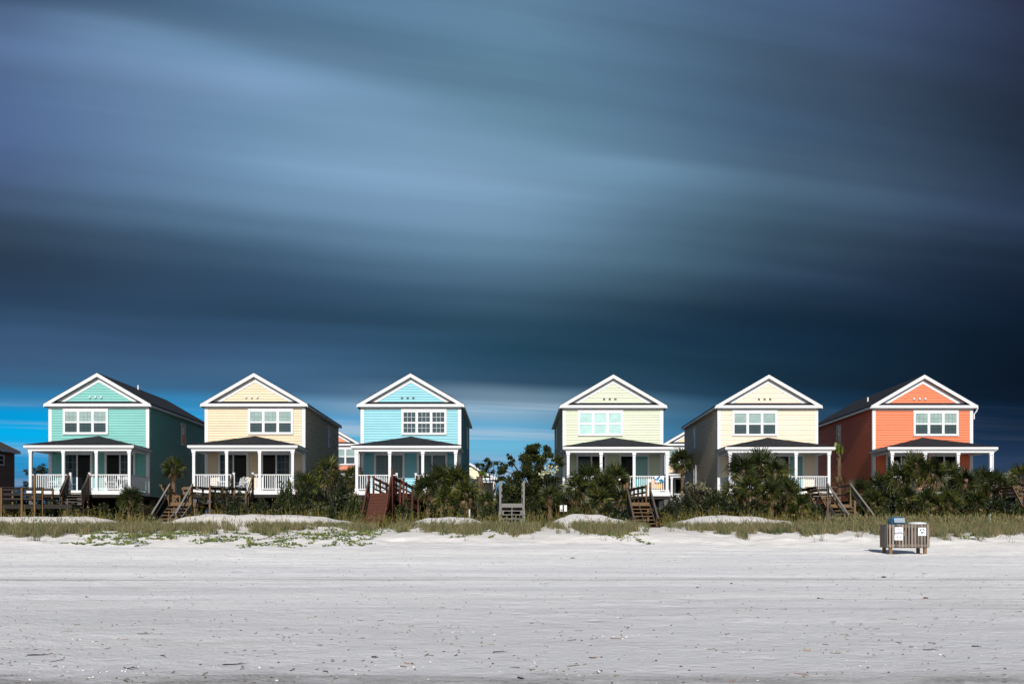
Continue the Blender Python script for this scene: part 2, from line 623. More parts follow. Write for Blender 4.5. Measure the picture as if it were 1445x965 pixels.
def side_window(root, sx, y0, y1, z0, z1, top, bot):
    m = MB()
    X = sx * HW
    t = .09

    def bx(a, b, c, d, o1):
        m.box(min(X, X + sx * o1), max(X, X + sx * o1), a, b, c, d)
    bx(y0, y0 + t, z0, z1, .085)
    bx(y1 - t, y1, z0, z1, .085)
    bx(y0 + t, y1 - t, z1 - t, z1, .085)
    bx(y0 + t, y1 - t, z0, z0 + t, .10)
    zm = (z0 + z1) / 2
    bx(y0 + t, y1 - t, zm - .03, zm + .03, .075)
    w = m.build('side_window', WHITE, root)
    for nme, a, b, mt in (('upper_pane', zm + .03, z1 - t, top), ('lower_pane', z0 + t, zm - .03, bot)):
        q = MB()
        xx = X + sx * .056
        q.face([(xx, y0 + t, a), (xx, y1 - t, a), (xx, y1 - t, b), (xx, y0 + t, b)])
        q.build(nme, mt, w)


def house(cx, Y, base, siding, label, woff, gl, dr, group, name='beach_house', vents='white', pipe=None, low_win=False, side_y=6.1, swin=True, downspout=False):
    root = empty(name, (cx, Y, base), label, 'house', group)
    zf, zd = 2.15, 2.40
    # walls
    w = MB()
    rake = lambda z: max(0, (ZA - .16 - z) / SL)
    laps(w, lambda s, o, z: (s, -o, z), lambda z: -HW, lambda z: HW, zf, 7.98)
    laps(w, lambda s, o, z: (s, -o, z), lambda z: -min(HW, rake(z)), lambda z: min(HW, rake(z)), 8.37, ZA - .2)
    laps(w, lambda s, o, z: (-s, HD + o, z), lambda z: -HW, lambda z: HW, zf, 7.98)
    laps(w, lambda s, o, z: (-s, HD + o, z), lambda z: -min(HW, rake(z)), lambda z: min(HW, rake(z)), 8.37, ZA - .2)
    laps(w, lambda s, o, z: (HW + o, s, z), lambda z: 0, lambda z: HD, zf, 8.02)
    laps(w, lambda s, o, z: (-HW - o, HD - s, z), lambda z: 0, lambda z: HD, zf, 8.02)
    w.face([(-HW, 0, zf), (-HW, HD, zf), (HW, HD, zf), (HW, 0, zf)])
    w.build('lap_siding', siding, root)
    # corner boards, frieze, gable trim
    cb = .16
    for sx in (-1, 1):
        xo, xi = sx * (HW + .05), sx * (HW - cb)
        t = MB()
        t.box(min(xo, xi), max(xo, xi), -.05, .0, zf, 7.868)
        a, b = sx * (HW + .05), sx * HW
        t.box(min(a, b), max(a, b), 0.0, cb, zf, 7.868)
        t.build('corner_board', WHITE, root)
        t = MB()
        t.box(min(a, b), max(a, b), HD - cb, HD + .05, zf, 8.0)
        t.build('corner_board', WHITE, root)
    t = MB()
    t.box(-HW - .05, HW + .05, -.055, 0, 7.87, 7.985)
    t.build('frieze_board', WHITE, root)
    g = MB()
    zt = lambda x: ZA - .24 - SL * abs(x)
    xb = 2.85
    fr_ = [(-xb, zt(xb)), (0, zt(0)), (xb, zt(xb)), (xb, zt(xb) - .32), (0, zt(0) - .32), (-xb, zt(xb) - .32)]
    b = g.add([(x, -.055, z) for x, z in fr_] + [(x, -.002, z) for x, z in fr_])
    g.f += [(b, b + 5, b + 4, b + 1), (b + 1, b + 4, b + 3, b + 2)]
    for i in range(6):
        j = (i + 1) % 6
        g.f.append((b + i, b + j, b + 6 + j, b + 6 + i))
    g.build('gable_trim', WHITE, root)
    # roof slabs
    y0, y1 = -FO, HD + FO
    r = MB()
    th = .10
    for sx in (-1, 1):
        A = [(0, y0 - .02, ZA + .02), (sx * (EO + .02), y0 - .02, ZE + .02), (sx * (EO + .02), y1 + .02, ZE + .02), (0, y1 + .02, ZA + .02)]
        B = [(p[0], p[1], p[2] - th) for p in A]
        b = r.add(A + B)
        for q in ((0, 1, 2, 3), (4, 7, 6, 5), (0, 4, 5, 1), (1, 5, 6, 2), (2, 6, 7, 3)):
            r.f.append(tuple(b + i for i in q))
    # little shingled skirt at the foot of the gable
    for ya, yb in ((-FO + .01, -.0),):
        r.face([(-EO + .04, ya, ZE + .005), (EO - .04, ya, ZE + .005), (EO - .36, yb, ZE + .215), (-EO + .36, yb, ZE + .215)])
    rf = r.build('roof', SHING, root)
    # rake boards, fascia, soffits
    for sx in (-1, 1):
        for yy in (y0, y1):
            k = MB()
            ya, yb = (yy - .045, yy) if yy < 0 else (yy, yy + .045)
            top = lambda x: ZA - .02 - SL * abs(x)
            pts = [(0, ya, top(0)), (sx * EO, ya, top(EO)), (sx * EO, ya, top(EO) - .16), (sx * (EO - .2), ya, top(EO - .2) - .225), (0, ya, top(0) - .235)]
            bk = [(p[0], yb, p[2]) for p in pts]
            n = 5
            b = k.add(pts + bk)
            k.f.append(tuple(b + i for i in range(n)))
            k.f.append(tuple(b + n + i for i in range(n))[::-1])
            for i in range(n):
                j = (i + 1) % n
                k.f.append((b + i, b + j, b + n + j, b + n + i))
            k.build('rake_board', WHITE, root)
    k = MB()
    k.box(-EO - .01, EO + .01, y0 - .05, y0 + .0, ZE - .175, ZE - .0)
    k.build('fascia', WHITE, root)
    for sx in (-1, 1):
        k = MB()
        a, b = sx * EO, sx * (EO + .05)
        k.box(min(a, b), max(a, b), y0 + .002, y1 - .002, ZE - .21, ZE - .085)
        k.build('fascia', WHITE, root)
    k = MB()
    k.box(-EO + .01, EO - .01, y0 + .01, .0, ZE - .19, ZE - .17)
    for sx in (-1, 1):
        a, b = sx * HW, sx * (EO - .005)
        k.box(min(a, b), max(a, b), .004, y1 - .01, ZE - .186, ZE - .165)
        # sloped underside of the front overhang
        for ya, yb in ((y0 + .01, -.06), (HD + .01, y1 - .01)):
            k.face([(0, ya, ZA - .10), (sx * EO, ya, ZE - .10), (sx * EO, yb, ZE - .10), (0, yb, ZA - .10)])
    k.build('soffit', GREYWHITE, root)
    # vents
    vx = -HW + 3.04
    for i in (-1, 0, 1):
        v = MB()
        x = vx + i * .37
        if vents == 'white':
            v.lathe((0, 0, 0), [(.085, 0), (.085, .05), (.06, .11), (.02, .13)], 10)
            o = v.build('dryer_vent', WHITE, root, True)
            o.location = (x, -.02, 8.62)
            o.rotation_euler.x = R(90)
        else:
            v.box(x - .075, x + .075, -.07, -.0, 8.56, 8.58)
            v.box(x - .075, x + .075, -.05, -.0, 8.58, 8.66)
            v.build('dryer_vent', VENTD, root)
    if pipe:
        v = MB()
        zz = ZA - SL * abs(pipe[0])
        v.tube([(pipe[0], pipe[1], zz - .1), (pipe[0], pipe[1], zz + .32)], .055, 8)
        v.build('vent_pipe', WHITE, root)
    # windows and doors
    x0 = -HW + woff
    window_front(root, x0, 6.20, x0 + 2.96, 7.872, -.03, 3, gl[0], gl[1], gl[2], gl[3])
    slider(root, -HW + .83, -HW + 2.84, zd, 5.02, dr[0:2], dr[2:4])
    slider(root, -HW + 3.64, -HW + 5.65, zd, 5.02, dr[4:6], dr[6:8])
    if swin:
        for sx in (-1, 1):
            side_window(root, sx, side_y, side_y + .85, 6.08, 7.68, G_NAVY, G_DARK)
            if low_win:
                side_window(root, sx, side_y - .35, side_y + .45, 3.3, 4.85, G_DARK, G_DARK)
    # porch
    py = -2.9
    pr = MB()
    pk = (0, -.0, 6.10)
    ez = 5.25
    fl, fr, bl, br = (-EO, py - .12, ez), (EO, py - .12, ez), (-EO, .12, ez), (EO, .12, ez)
    pr.face([fl, fr, pk])
    pr.face([fr, br, pk])
    pr.face([bl, fl, pk])
    pr.face([fl, bl, br, fr])
    for a, b in ((fl, fr), (fr, br), (bl, fl)):
        pr.face([a, b, (b[0], b[1], b[2] - .03), (a[0], a[1], a[2] - .03)])
    pr.build('porch_roof', SHING, root)
    k = MB()
    yF = py - .10
    k.box(-EO + .02, EO - .02, yF, yF + .05, 5.07, 5.215)
    for sx in (-1, 1):
        a, b = sx * (EO - .02), sx * (EO - .07)
        k.box(min(a, b), max(a, b), yF + .052, .10, 5.07, 5.215)
    k.build('porch_fascia', WHITE, root)
    k = MB()
    k.box(-HW - .0, HW + .0, py + .05, py + .25, 4.87, 5.0)
    for sx in (-1, 1):
        a, b = sx * 3.0, sx * 3.2
        k.box(min(a, b), max(a, b), py + .252, -.055, 4.87, 5.0)
    k.build('porch_beam', WHITE, root)
    k = MB()
    k.box(-EO + .075, EO - .075, py - .04, -.03, 5.02, 5.05)
    k.build('porch_ceiling', CEIL, root)
    for x in (-3.1, -1.035, 1.035, 3.1):
        k = MB()
        yy = py + .15
        k.box(x - .085, x + .085, yy - .085, yy + .085, zd, 4.87)
        k.box(x - .12, x + .12, yy - .12, yy + .12, zd + .0, zd + .14)
        k.box(x - .115, x + .115, yy - .115, yy + .115, 4.72, 4.868)
        k.box(x - .10, x + .10, yy - .10, yy + .10, 4.60, 4.64)
        k.build('column', WHITE, root)
    k = MB()
    k.box(-HW, HW, py, -.055, 2.36, zd)
    k.build('porch_floor', GREYWHITE, root)
    k = MB()
    k.box(-HW - .03, HW + .03, py - .04, py - .002, 2.14, zd - .01)
    for sx in (-1, 1):
        a, b = sx * HW, sx * (HW + .04)
        k.box(min(a, b), max(a, b), py, -.06, 2.14, zd - .01)
    k.build('deck_band', WHITE, root)
    k = MB()
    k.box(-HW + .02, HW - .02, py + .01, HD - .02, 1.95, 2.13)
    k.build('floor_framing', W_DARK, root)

    def rail(p, q, nm='balustrade'):
        p, q = Vector(p), Vector(q)
        k = MB()
        k.bar(p + Vector((0, 0, .98)), q + Vector((0, 0, .98)), .085, .055)
        k.bar(p + Vector((0, 0, .10)), q + Vector((0, 0, .10)), .05, .06)
        n = max(2, round((q - p).length / .135))
        for i in range(1, n):
            c = p.lerp(q, i / n)
            k.bar(c + Vector((0, 0, .13)), c + Vector((0, 0, .953)), .042, .042)
        return k.build(nm, WHITE, root)
    yr = py + .15
    rail((-3.015, yr, zd), (-1.12, yr, zd))
    rail((1.12, yr, zd), (3.015, yr, zd))
    rail((-.95, yr, zd), (-.66, yr, zd))
    rail((.66, yr, zd), (.95, yr, zd))
    rail((-3.1, yr + .09, zd), (-3.1, -.06, zd))
    rail((3.1, yr + .09, zd), (3.1, -.06, zd))
    for x in (-.6, .6):
        k = MB()
        k.box(x - .06, x + .06, yr - .06, yr + .06, zd, zd + 1.08)
        k.box(x - .075, x + .075, yr - .075, yr + .075, zd + 1.08, zd + 1.12)
        k.build('newel_post', WHITE, root)
    # piles, and an added dark box standing in for the shade below
    for x in (-3.05, 0, 3.05):
        for yy in (py + .2, 1.2, 5.0, 8.5, 11.7):
            k = MB()
            k.box(x - .14, x + .14, yy - .14, yy + .14, -.4, 1.95)
            k.build('pile', W_PILE, root)
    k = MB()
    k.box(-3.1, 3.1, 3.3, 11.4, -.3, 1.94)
    k.build('underfloor_shade_box', W_DARK, root)
    # downspouts
    if downspout:
        k = MB()
        k.tube([(EO + .02, -.26, 7.98), (EO - .02, -.2, 7.80), (HW + .09, -.10, 7.62), (HW + .09, -.10, 7.3)], .045, 6)
        k.tube([(EO + .02, py - .02, 5.08), (3.28, py + .08, 4.93), (3.24, py + .1, 4.80), (3.24, py + .1, 2.4)], .035, 6)
        k.build('downspout', WHITE, root)
    return root


def sid(name, c):
    return paint(name, c, .55, .075, .5, (1, 1, 2.5), .3, fine=.035)


GRP = 'pastel beach houses in the front row'
PK = dict(group=GRP)
b0 = 2.0
D = G_DARK
H = {}
H[1] = house(-27.09, FY, b0, sid('siding_mint', (.140, .365, .335)), 'mint green two-storey beach house with a roof vent pipe, beside the dark boardwalk', .91, (G_PALE, G_GREY, True, True), (G_NAVY, D, True, False, D, G_NAVY, False, True), vents='white', pipe=(.3, 5.8), side_y=6.1, **PK)
H[2] = house(-16.85, FY, b0, sid('siding_peach', (.55, .445, .31)), 'peach-yellow two-storey beach house between the mint and the blue houses', 2.80, (G_PALE, G_GREY, True, True), (G_NAVY, D, True, False, D, G_NAVY, False, True), vents='white', low_win=True, side_y=7.9, **PK)
H[3] = house(-6.63, FY, b0 - .03, sid('siding_blue', (.175, .41, .47)), 'light blue two-storey beach house with dark gridded windows and red-stained steps', 2.63, (G_GREY, G_GREY, True, 'white'), (G_CURT, G_CURT, True, True, G_CURT, G_CURT, False, False), vents='dark', side_y=8.3, **PK)
H[4] = house(6.62, FY, b0 - .10, sid('siding_lime', (.47, .51, .375)), 'pale yellow-green two-storey beach house with turquoise blinds and a towel on its porch rail', .94, (G_TURQ, G_TURQ, False, False), (G_NAVY, D, False, False, D, G_TEAL, False, True), vents='same', side_y=8.3, **PK)
H[5] = house(16.77, FY, b0 - .11, sid('siding_cream', (.655, .545, .405)), 'cream-yellow two-storey beach house with a large palm clump hiding its porch', .91, (G_PALE, G_GREY, False, True), (G_NAVY, D, False, False, D, G_TEAL, False, True), vents='same', low_win=True, side_y=7.6, **PK)
H[6] = house(26.93, FY, b0 - .11, sid('siding_coral', (.62, .155, .070)), 'coral orange two-storey beach house behind a thicket of palms', 2.62, (G_PALE, G_GREY, True, True), (D, D, False, False, D, D, False, False), vents='white', pipe=(-1.95, 4.4), side_y=6.0, downspout=True, **PK)
BG = 'houses of the row behind'
house(-17.6, 90, 2.0, sid('siding_coral_far', (.60, .18, .10)), 'coral orange house showing in the gap between the peach and the light blue houses', 3.29, (G_PALE, G_GREY, False, False), (D, D, False, False, D, D, False, False), group=BG, swin=False)
house(17.6, 90, 2.0, sid('siding_peach_far', (.60, .46, .30)), 'peach house showing in the gap beside the yellow-green house', .25, (G_PALE, G_GREY, False, False), (D, D, False, False, D, D, False, False), group=BG, swin=False)


# brown house at the far left edge, seen by its side wall
def brown_house():
    X1, X0, Y0, Y1 = -41.0, -49.0, 66.0, 79.0
    zt = 8.35
    zm = CZ + (HY - 690) * 79 / F - 4.0
    root = empty('brown_house', (X1 - 4, Y0, 2.0), 'brown-sided house with a dark hipped roof at the left edge, beyond the boardwalk', 'house')
    o = Vector((X1 - 4, Y0, 2.0))
    k = MB(Matrix.Translation(-o))
    laps(k, lambda s, u, z: (X1 + u, s, z), lambda z: Y0, lambda z: Y1, 2.2, zt)
    laps(k, lambda s, u, z: (s, Y0 - u, z), lambda z: X0, lambda z: X1, 2.2, zt)
    laps(k, lambda s, u, z: (-s, Y1 + u, z), lambda z: -X1, lambda z: -X0, 2.2, zt)
    k.build('lap_siding', sid('siding_brown', (.17, .105, .075)), root)
    k = MB(Matrix.Translation(-o))
    e = .35
    xm = (X0 + X1) / 2
    a, b, c, d = (X0 - e, Y0 - e, zt + .2), (X1 + e, Y0 - e, zt + .2), (X1 + e, Y1 + e, zt + .2), (X0 - e, Y1 + e, zt + .2)
    r1, r2 = (xm, Y0 + 4, zt + 3.0), (xm, Y1 - 4, zt + 3.0)
    k.face([a, b, r1])
    k.face([b, c, r2, r1])
    k.face([c, d, r2])
    k.face([d, a, r1, r2])
    k.face([a, d, c, b])
    k.build('roof', paint('brown_shingles', (.06, .042, .035), .85, .2, 6, (1, 1, 1)), root)
    k = MB(Matrix.Translation(-o))
    k.box(X1 + e - .02, X1 + e + .05, Y0 - e, Y1 + e, zt - .03, zt + .19)
    k.box(X0 - e, X1 + e - .03, Y0 - e - .05, Y0 - e, zt - .03, zt + .19)
    k.box(X0 - e, X1 + e - .03, Y1 + e, Y1 + e + .05, zt - .03, zt + .19)
    k.build('fascia', GREYWHITE, root)
    k = MB(Matrix.Translation(-o))
    k.box(X1 - .02, X1 + .05, Y1 - .15, Y1 + .05, 2.2, zt - .04)
    k.build('corner_trim', paint('taupe_trim', (.16, .13, .12), .6, .05), root)
    # window near the frame edge
    k = MB(Matrix.Translation(-o))
    yw0, yw1, z0, z1 = 71.4, 76.8, 6.95, 7.85
    y_a = 41.0 * F / (CX + 12)
    y_b = 41.0 * F / (CX - 5)
    z0, z1 = CZ + (HY - 657) * y_b / F, CZ + (HY - 642) * y_b / F
    for p in ((y_a, y_a + .1, z0, z1), (y_b - .1, y_b, z0, z1), (y_a + .1, y_b - .1, z0, z0 + .1), (y_a + .1, y_b - .1, z1 - .1, z1), (y_a + .1, y_b - .1, (z0 + z1) / 2 - .03, (z0 + z1) / 2 + .03)):
        k.box(X1, X1 + .08, *p)
    w = k.build('side_window', GREYWHITE, root)
    k = MB(Matrix.Translation(-o))
    k.face([(X1 + .04, y_a + .1, z0), (X1 + .04, y_b - .1, z0), (X1 + .04, y_b - .1, z1), (X1 + .04, y_a + .1, z1)])
    k.build('pane', G_DARK, w)
    k = MB(Matrix.Translation(-o))
    k.tube([(X1 - 1, Y1 - 3.2, zt + .7), (X1 - 1, Y1 - 3.2, zt + 1.35)], .06, 8)
    k.build('vent_pipe', WHITE, root)
    for y in (Y0 + .5, 70, 75, Y1 - .4):
        for x in (X0 + .5, X1 - .3):
            k = MB(Matrix.Translation(-o))
            k.box(x - .15, x + .15, y - .15, y + .15, 1.8, 2.3)
            k.build('pile', W_PILE, root)


brown_house()


# small pale yellow cottage between the blue and the yellow-green houses
def cottage():
    Y = 90.0
    s = F / Y
    root = empty('yellow_cottage', (-4.5, Y, 2.0), 'small pale yellow cottage with a white-columned porch, partly hidden behind the light blue house', 'house')
    o = Vector((-4.5, Y, 2.0))
    T = Matrix.Translation(-o)
    pale = sid('siding_pale_yellow', (.62, .59, .40))

    def X(px):
        return (px - CX) / s

    def Z(py):
        return CZ + (HY - py) / s
    k = MB(T)
    xr = X(697)
    xl = X(640)
    laps(k, lambda a, u, z: (a, Y + 2.5 - u, z), lambda z: xl, lambda z: xr, 3.0, Z(676))
    laps(k, lambda a, u, z: (xr + u, a, z), lambda z: Y + 2.5, lambda z: Y + 10, 3.0, Z(676))
    # lower gable
    ax, az = X(672), Z(662)
    bx_, bz = X(701), Z(673.5)
    sl = (az - bz) / (bx_ - ax)
    laps(k, lambda a, u, z: (a, Y + .0 - u, z), lambda z: ax - (az - .2 - z) / sl, lambda z: ax + (az - .2 - z) / sl, bz + .1, az - .25)
    # upper gable dormer
    cx2, cz2 = X(664), Z(654)
    w2, e2 = X(677.5) - cx2, Z(662.5)
    laps(k, lambda a, u, z: (a, Y - .6 - u, z), lambda z: cx2 - w2 * .92, lambda z: cx2 + w2 * .92, Z(676), e2)
    sl2 = (cz2 - e2) / w2
    laps(k, lambda a, u, z: (a, Y - .6 - u, z), lambda z: cx2 - (cz2 - .15 - z) / sl2 if z > e2 else cx2 - w2 * .92, lambda z: cx2 + (cz2 - .15 - z) / sl2 if z > e2 else cx2 + w2 * .92, e2, cz2 - .16)
    k.face([(cx2 + w2 * .92, Y - .6, Z(676)), (cx2 + w2 * .92, Y + 4, Z(676)), (cx2 + w2 * .92, Y + 4, e2), (cx2 + w2 * .92, Y - .6, e2)])
    k.build('lap_siding', pale, root)
    k = MB(T)
    wt = .2
    for (mx, mz, ex, ez, yy, dp) in ((ax, az, bx_, bz, Y - .3, 9), (cx2, cz2, cx2 + w2 * 1.08, e2 - .06, Y - .9, 6)):
        for sx in (-1, 1):
            e = mx + sx * (ex - mx)
            A = [(mx, yy, mz), (e, yy, ez), (e, yy + dp, ez), (mx, yy + dp, mz)]
            B = [(p[0], p[1], p[2] - .06) for p in A]
            b = k.add(A + B)
            for q in ((0, 1, 2, 3), (4, 7, 6, 5), (1, 5, 6, 2), (2, 6, 7, 3)):
                k.f.append(tuple(b + i for i in q))
    k.build('roof', SHING, root)
    k = MB(T)
    for (mx, mz, ex, ez, yy) in ((ax, az, bx_, bz, Y - .3), (cx2, cz2, cx2 + w2 * 1.08, e2 - .06, Y - .9)):
        for sx in (-1, 1):
            e = mx + sx * (ex - mx)
            k.face([(mx, yy - .01, mz), (e, yy - .01, ez), (e, yy - .01, ez - wt), (mx, yy - .01, mz - wt)])
    k.build('rake_board', WHITE, root)
    k = MB(T)
    k.box(xl, bx_, Y - .35, Y - .2, Z(677), Z(674.3))
    k.box(xl, xr + .12, Y - .1, Y + .1, Z(680.5), Z(678.5))
    k.box(xl, xr + .1, Y - .3, Y + 2.4, Z(716), Z(711))
    k.build('porch_beam', WHITE, root)
    for px in (697, 665):
        k = MB(T)
        k.box(X(px) - .14, X(px) + .14, Y - .14, Y + .14, Z(711), Z(680.5))
        k.build('column', WHITE, root)
    k = MB(T)
    k.box(X(666), X(694), Y - .05, Y + .0, Z(697) - .05, Z(697))
    for i in range(16):
        x = lerp(X(667), X(694), i / 15)
        k.box(x - .03, x + .03, Y - .04, Y, Z(710), Z(697.4))
    k.build('balustrade', WHITE, root)
    for px in (666, 694):
        k = MB(T)
        k.box(X(px) - .15, X(px) + .15, Y, Y + .3, 1.6, Z(716))
        k.build('pile', W_PILE, root)
    return root


cottage()


# ------------------------------------------------------------------ porch furniture
def chair(loc, rz, label, group='white slatted porch chairs'):
    root = empty('porch_chair', loc, label, 'chair', group, rz)
    k = MB()
    for i in range(5):
        k.box(-.26, .26, -.26 + i * .105, -.175 + i * .105, .36 + .012 * (4 - i) * 0 - .02 * i, .385 - .02 * i)
    k.build('seat', WHITE, root)
    k = MB()
    for i in range(5):
        x = -.21 + i * .105
        k.bar((x, .24, .28), (x * 1.25, .52, 1.0 - abs(i - 2) * .05), .085, .022, up=(1, 0, 0))
    k.box(-.3, .3, .36, .39, .6, .66)
    k.build('backrest', WHITE, root)
    for sx in (-1, 1):
        k = MB()
        k.box(sx * .34 - .06, sx * .34 + .06, -.34, .42, .58, .605)
        k.build('armrest', WHITE, root)
        k = MB()
        k.box(sx * .31 - .025, sx * .31 + .025, -.28, -.2, 0, .58)
        k.build('leg', WHITE, root)
        k = MB()
        k.bar((sx * .31, .50, .0), (sx * .31, .30, .58), .05, .07)
        k.build('leg', WHITE, root)
    return root


zf1 = b0 + 2.4
chair((-27.09 - 2.2, FY - 1.7, zf1), R(25), 'white slatted chair on the left of the mint house porch')
chair((-27.09 + 1.55, FY - 1.9, zf1), R(-60), 'white chair left of the round table on the mint house porch')
chair((-27.09 + 2.75, FY - 1.5, zf1), R(60), 'white chair right of the round table on the mint house porch')
chair((-16.85 - 1.55, FY - 1.8, zf1), R(15), 'white slatted chair behind the rail of the peach house porch')
chair((-16.85 - .75, FY - 1.0, zf1), R(-20), 'white chair near the doorway of the peach house porch')
chair((-6.63 - 2.0, FY - 1.8, zf1 - .03), R(10), 'white slatted chair on the porch of the light blue house')
chair((26.93 - 1.9, FY - 1.9, zf1 - .11), R(10), 'white slatted chair on the coral house porch, seen through palms')
t = empty('porch_table', (-27.09 + 2.15, FY - 1.8, zf1), 'small round white table on the right of the mint house porch', 'table')
k = MB()
k.lathe((0, 0, 0), [(.02, .70), (.42, .70), (.42, .74), (.02, .74)], 18)
k.build('tabletop', WHITE, t)
k = MB()
k.lathe((0, 0, 0), [(.05, .06), (.04, .7)], 8)
k.build('pedestal', WHITE, t)
k = MB()
k.lathe((0, 0, 0), [(.25, .0), (.22, .03), (.05, .06)], 12)
k.build('foot', WHITE, t)


def towel(nm, x0, x1, z0, z1, m, label, grp):
    k = MB()
    n = 10
    Yt = FY - 2.9 + .15 - .06
    for i in range(n):
        for j in range(6):
            q = []
            for (a, b) in ((i, j), (i + 1, j), (i + 1, j + 1), (i, j + 1)):
                x = lerp(x0, x1, a / n)
                z = lerp(z1, z0, b / 6)
                q.append((x, Yt - .012 * math.sin(a * 1.9 + b * .3) * (b / 6) - .004, z))
            k.face(q)
    for i in range(n):      # folded over the rail
        a, b = lerp(x0, x1, i / n), lerp(x0, x1, (i + 1) / n)
        k.face([(a, Yt - .004, z1), (b, Yt - .004, z1), (b, Yt + .11, z1 + .012), (a, Yt + .11, z1 + .012)])
    o = k.build(nm, m, None, True)
    tag(o, label, 'towel', grp)
    return o


def towel_mat():
    m, nt, b = mat_base('printed_towel', .9, .1)
    tc = nd(nt, 'ShaderNodeTexCoord')
    n = nd(nt, 'ShaderNodeTexNoise', i_Scale=3.2, i_Detail=1.0)
    nt.links.new(tc.outputs['Object'], n.inputs['Vector'])
    r = ramp(nt, [(.0, (.02, .30, .10)), (.38, (.04, .45, .14)), (.44, (.02, .10, .28)), (.52, (.10, .22, .40)), (.57, (.78, .85, .88)), (.8, (.75, .85, .85))], 'CONSTANT')
    nt.links.new(n.outputs[0], r.inputs[0])
    nt.links.new(r.outputs[0], b.inputs['Base Color'])
    return m


zr = b0 - .10 + 2.4
towel('beach_towel', 8.95, 9.52, zr + .62, zr + 1.0, towel_mat(), 'green, blue and white beach towel hung over the rail of the yellow-green house porch', None)
tow = MB()
YT = FY - 2.9 + .30
for i in range(8):
    a, b = lerp(8.75, 9.45, i / 8), lerp(8.75, 9.45, (i + 1) / 8)
    for j in range(4):
        za, zb_ = zr + .25 + .13 * j, zr + .25 + .13 * (j + 1)
        tow.face([(a, YT + .015 * math.sin(i * 1.7), za), (b, YT + .015 * math.sin((i + 1) * 1.7), za), (b, YT + .015 * math.sin((i + 1) * 1.7), zb_), (a, YT + .015 * math.sin(i * 1.7), zb_)])
tow.box(8.75, 9.45, YT + .03, YT + .06, zr + .2, zr + .24)
tow.box(8.76, 8.80, YT + .03, YT + .5, zr, zr + .2)
tow.box(9.40, 9.44, YT + .03, YT + .5, zr, zr + .2)
tow.box(8.76, 9.44, YT + .03, YT + .6, zr + .2, zr + .23)
tag(tow.build('orange_deck_seat', paint('orange_cloth', (.80, .42, .08), .8, .2)), 'orange cloth seat standing behind the balusters of the yellow-green house porch', 'seat')


# ------------------------------------------------------------------ boardwalks and stairs
def deck_boards(mb, p, q, w, th=.04):
    """Cross boards between two points, width w."""
    p, q = Vector(p), Vector(q)
    L = (q - p).length
    d = (q - p).normalized()
    r = Vector((d.y, -d.x, 0)).normalized()
    n = max(1, int(L / .15))
    for i in range(n):
        a = p + d * (L * i / n + .004)
        b = p + d * (L * (i + 1) / n - .008)
        m_ = (a + b) / 2
        mb.bar(m_ - r * w / 2, m_ + r * w / 2, (b - a).length, th)


def walkway(root, p, q, w, mw, mp, posts=True, hgt=1.0, nr=3, skirt=True, sides=(-1, 1), step=1.5, extra=0):
    T = Matrix.Translation(-root.location)
    p, q = Vector(p), Vector(q)
    d = (q - p).normalized()
    r = Vector((d.y, -d.x, 0)).normalized()
    k = MB(T)
    deck_boards(k, p, q, w)
    k.build('deck', mw, root)
    if skirt:
        k = MB(T)
        for s_ in (-1, 1):
            o = r * s_ * (w / 2 - .03)
            k.bar(p + o - Vector((0, 0, .14)), q + o - Vector((0, 0, .14)), .045, .22)
        k.build('joist', mw, root)
    for s_ in sides:
        o = r * s_ * (w / 2 + .045)
        k = MB(T)
        for i in range(nr):
            z = hgt - .06 - i * (hgt - .1) / nr
            o2 = r * s_ * (w / 2 + .045 - .065)
            k.bar(p + o2 + Vector((0, 0, z)), q + o2 + Vector((0, 0, z)), .035, .10)
        k.bar(p + o + Vector((0, 0, hgt + .02)), q + o + Vector((0, 0, hgt + .02)), .13, .035)
        k.build('rail', mw, root)
        n = max(1, round((q - p).length / step))
        for i in range(n + 1):
            c = p.lerp(q, i / n) + o
            k = MB(T)
            g_ = gh(c.x, c.y) - .3
            k.box(c.x - .05, c.x + .05, c.y - .05, c.y + .05, g_, c.z + hgt + extra + .0)
            k.build('post', mp, root)


def stairs(root, xa, xb, Yt, zt, Yb, zb, mw, mp, closed=False, n=None, center=True, rails=True, hr=.95, xba=None, xbb=None, lowrail=True, nos=None):
    T = Matrix.Translation(-root.location)
    n = n or max(3, round((zt - zb) / .19))
    xba = xa if xba is None else xba
    xbb = xb if xbb is None else xbb
    nos = nos or mw
    for i in range(n):
        t = (i + .5) / n
        Y = lerp(Yt, Yb, t)
        z = lerp(zt, zb, (i + 1) / (n + .0)) + .02
        a, b = lerp(xa, xba, t), lerp(xb, xbb, t)
        k = MB(T)
        k.box(a + .03, b - .03, Y - .14, Y + .12, z, z + .045)
        if closed:
            k.box(a + .035, b - .035, Y + .122, Y + .14, z - .02, z + .18)
        k.build('tread', nos, root)
    for a, b in ((xa, xba), (xb, xbb)) + ((((xa + xb) / 2, (xba + xbb) / 2),) if center else ()):
        k = MB(T)
        k.bar((a, Yt, zt - .16), (b, Yb - .1, zb - .12), .045, .26)
        k.build('stringer', mw, root)
    if rails:
        for a, b in ((xa - .04, xba - .04), (xb + .04, xbb + .04)):
            k = MB(T)
            k.bar((a, Yt + .1, zt + hr), (b, Yb - .15, zb + hr * .62), .09, .05)
            if lowrail:
                k.bar((a, Yt + .1, zt + hr - .38), (b, Yb - .12, zb + hr * .62 - .36), .035, .09)
            k.build('handrail', mw, root)
            for t in (0, .93):
                k = MB(T)
                Y = lerp(Yt, Yb, t)
                x = lerp(a, b, t)
                k.box(x - .05, x + .05, Y - .05, Y + .05, gh(x, Y) - .3, lerp(zt + hr, zb + hr * .62, t) - .02)
                k.build('post', mp, root)


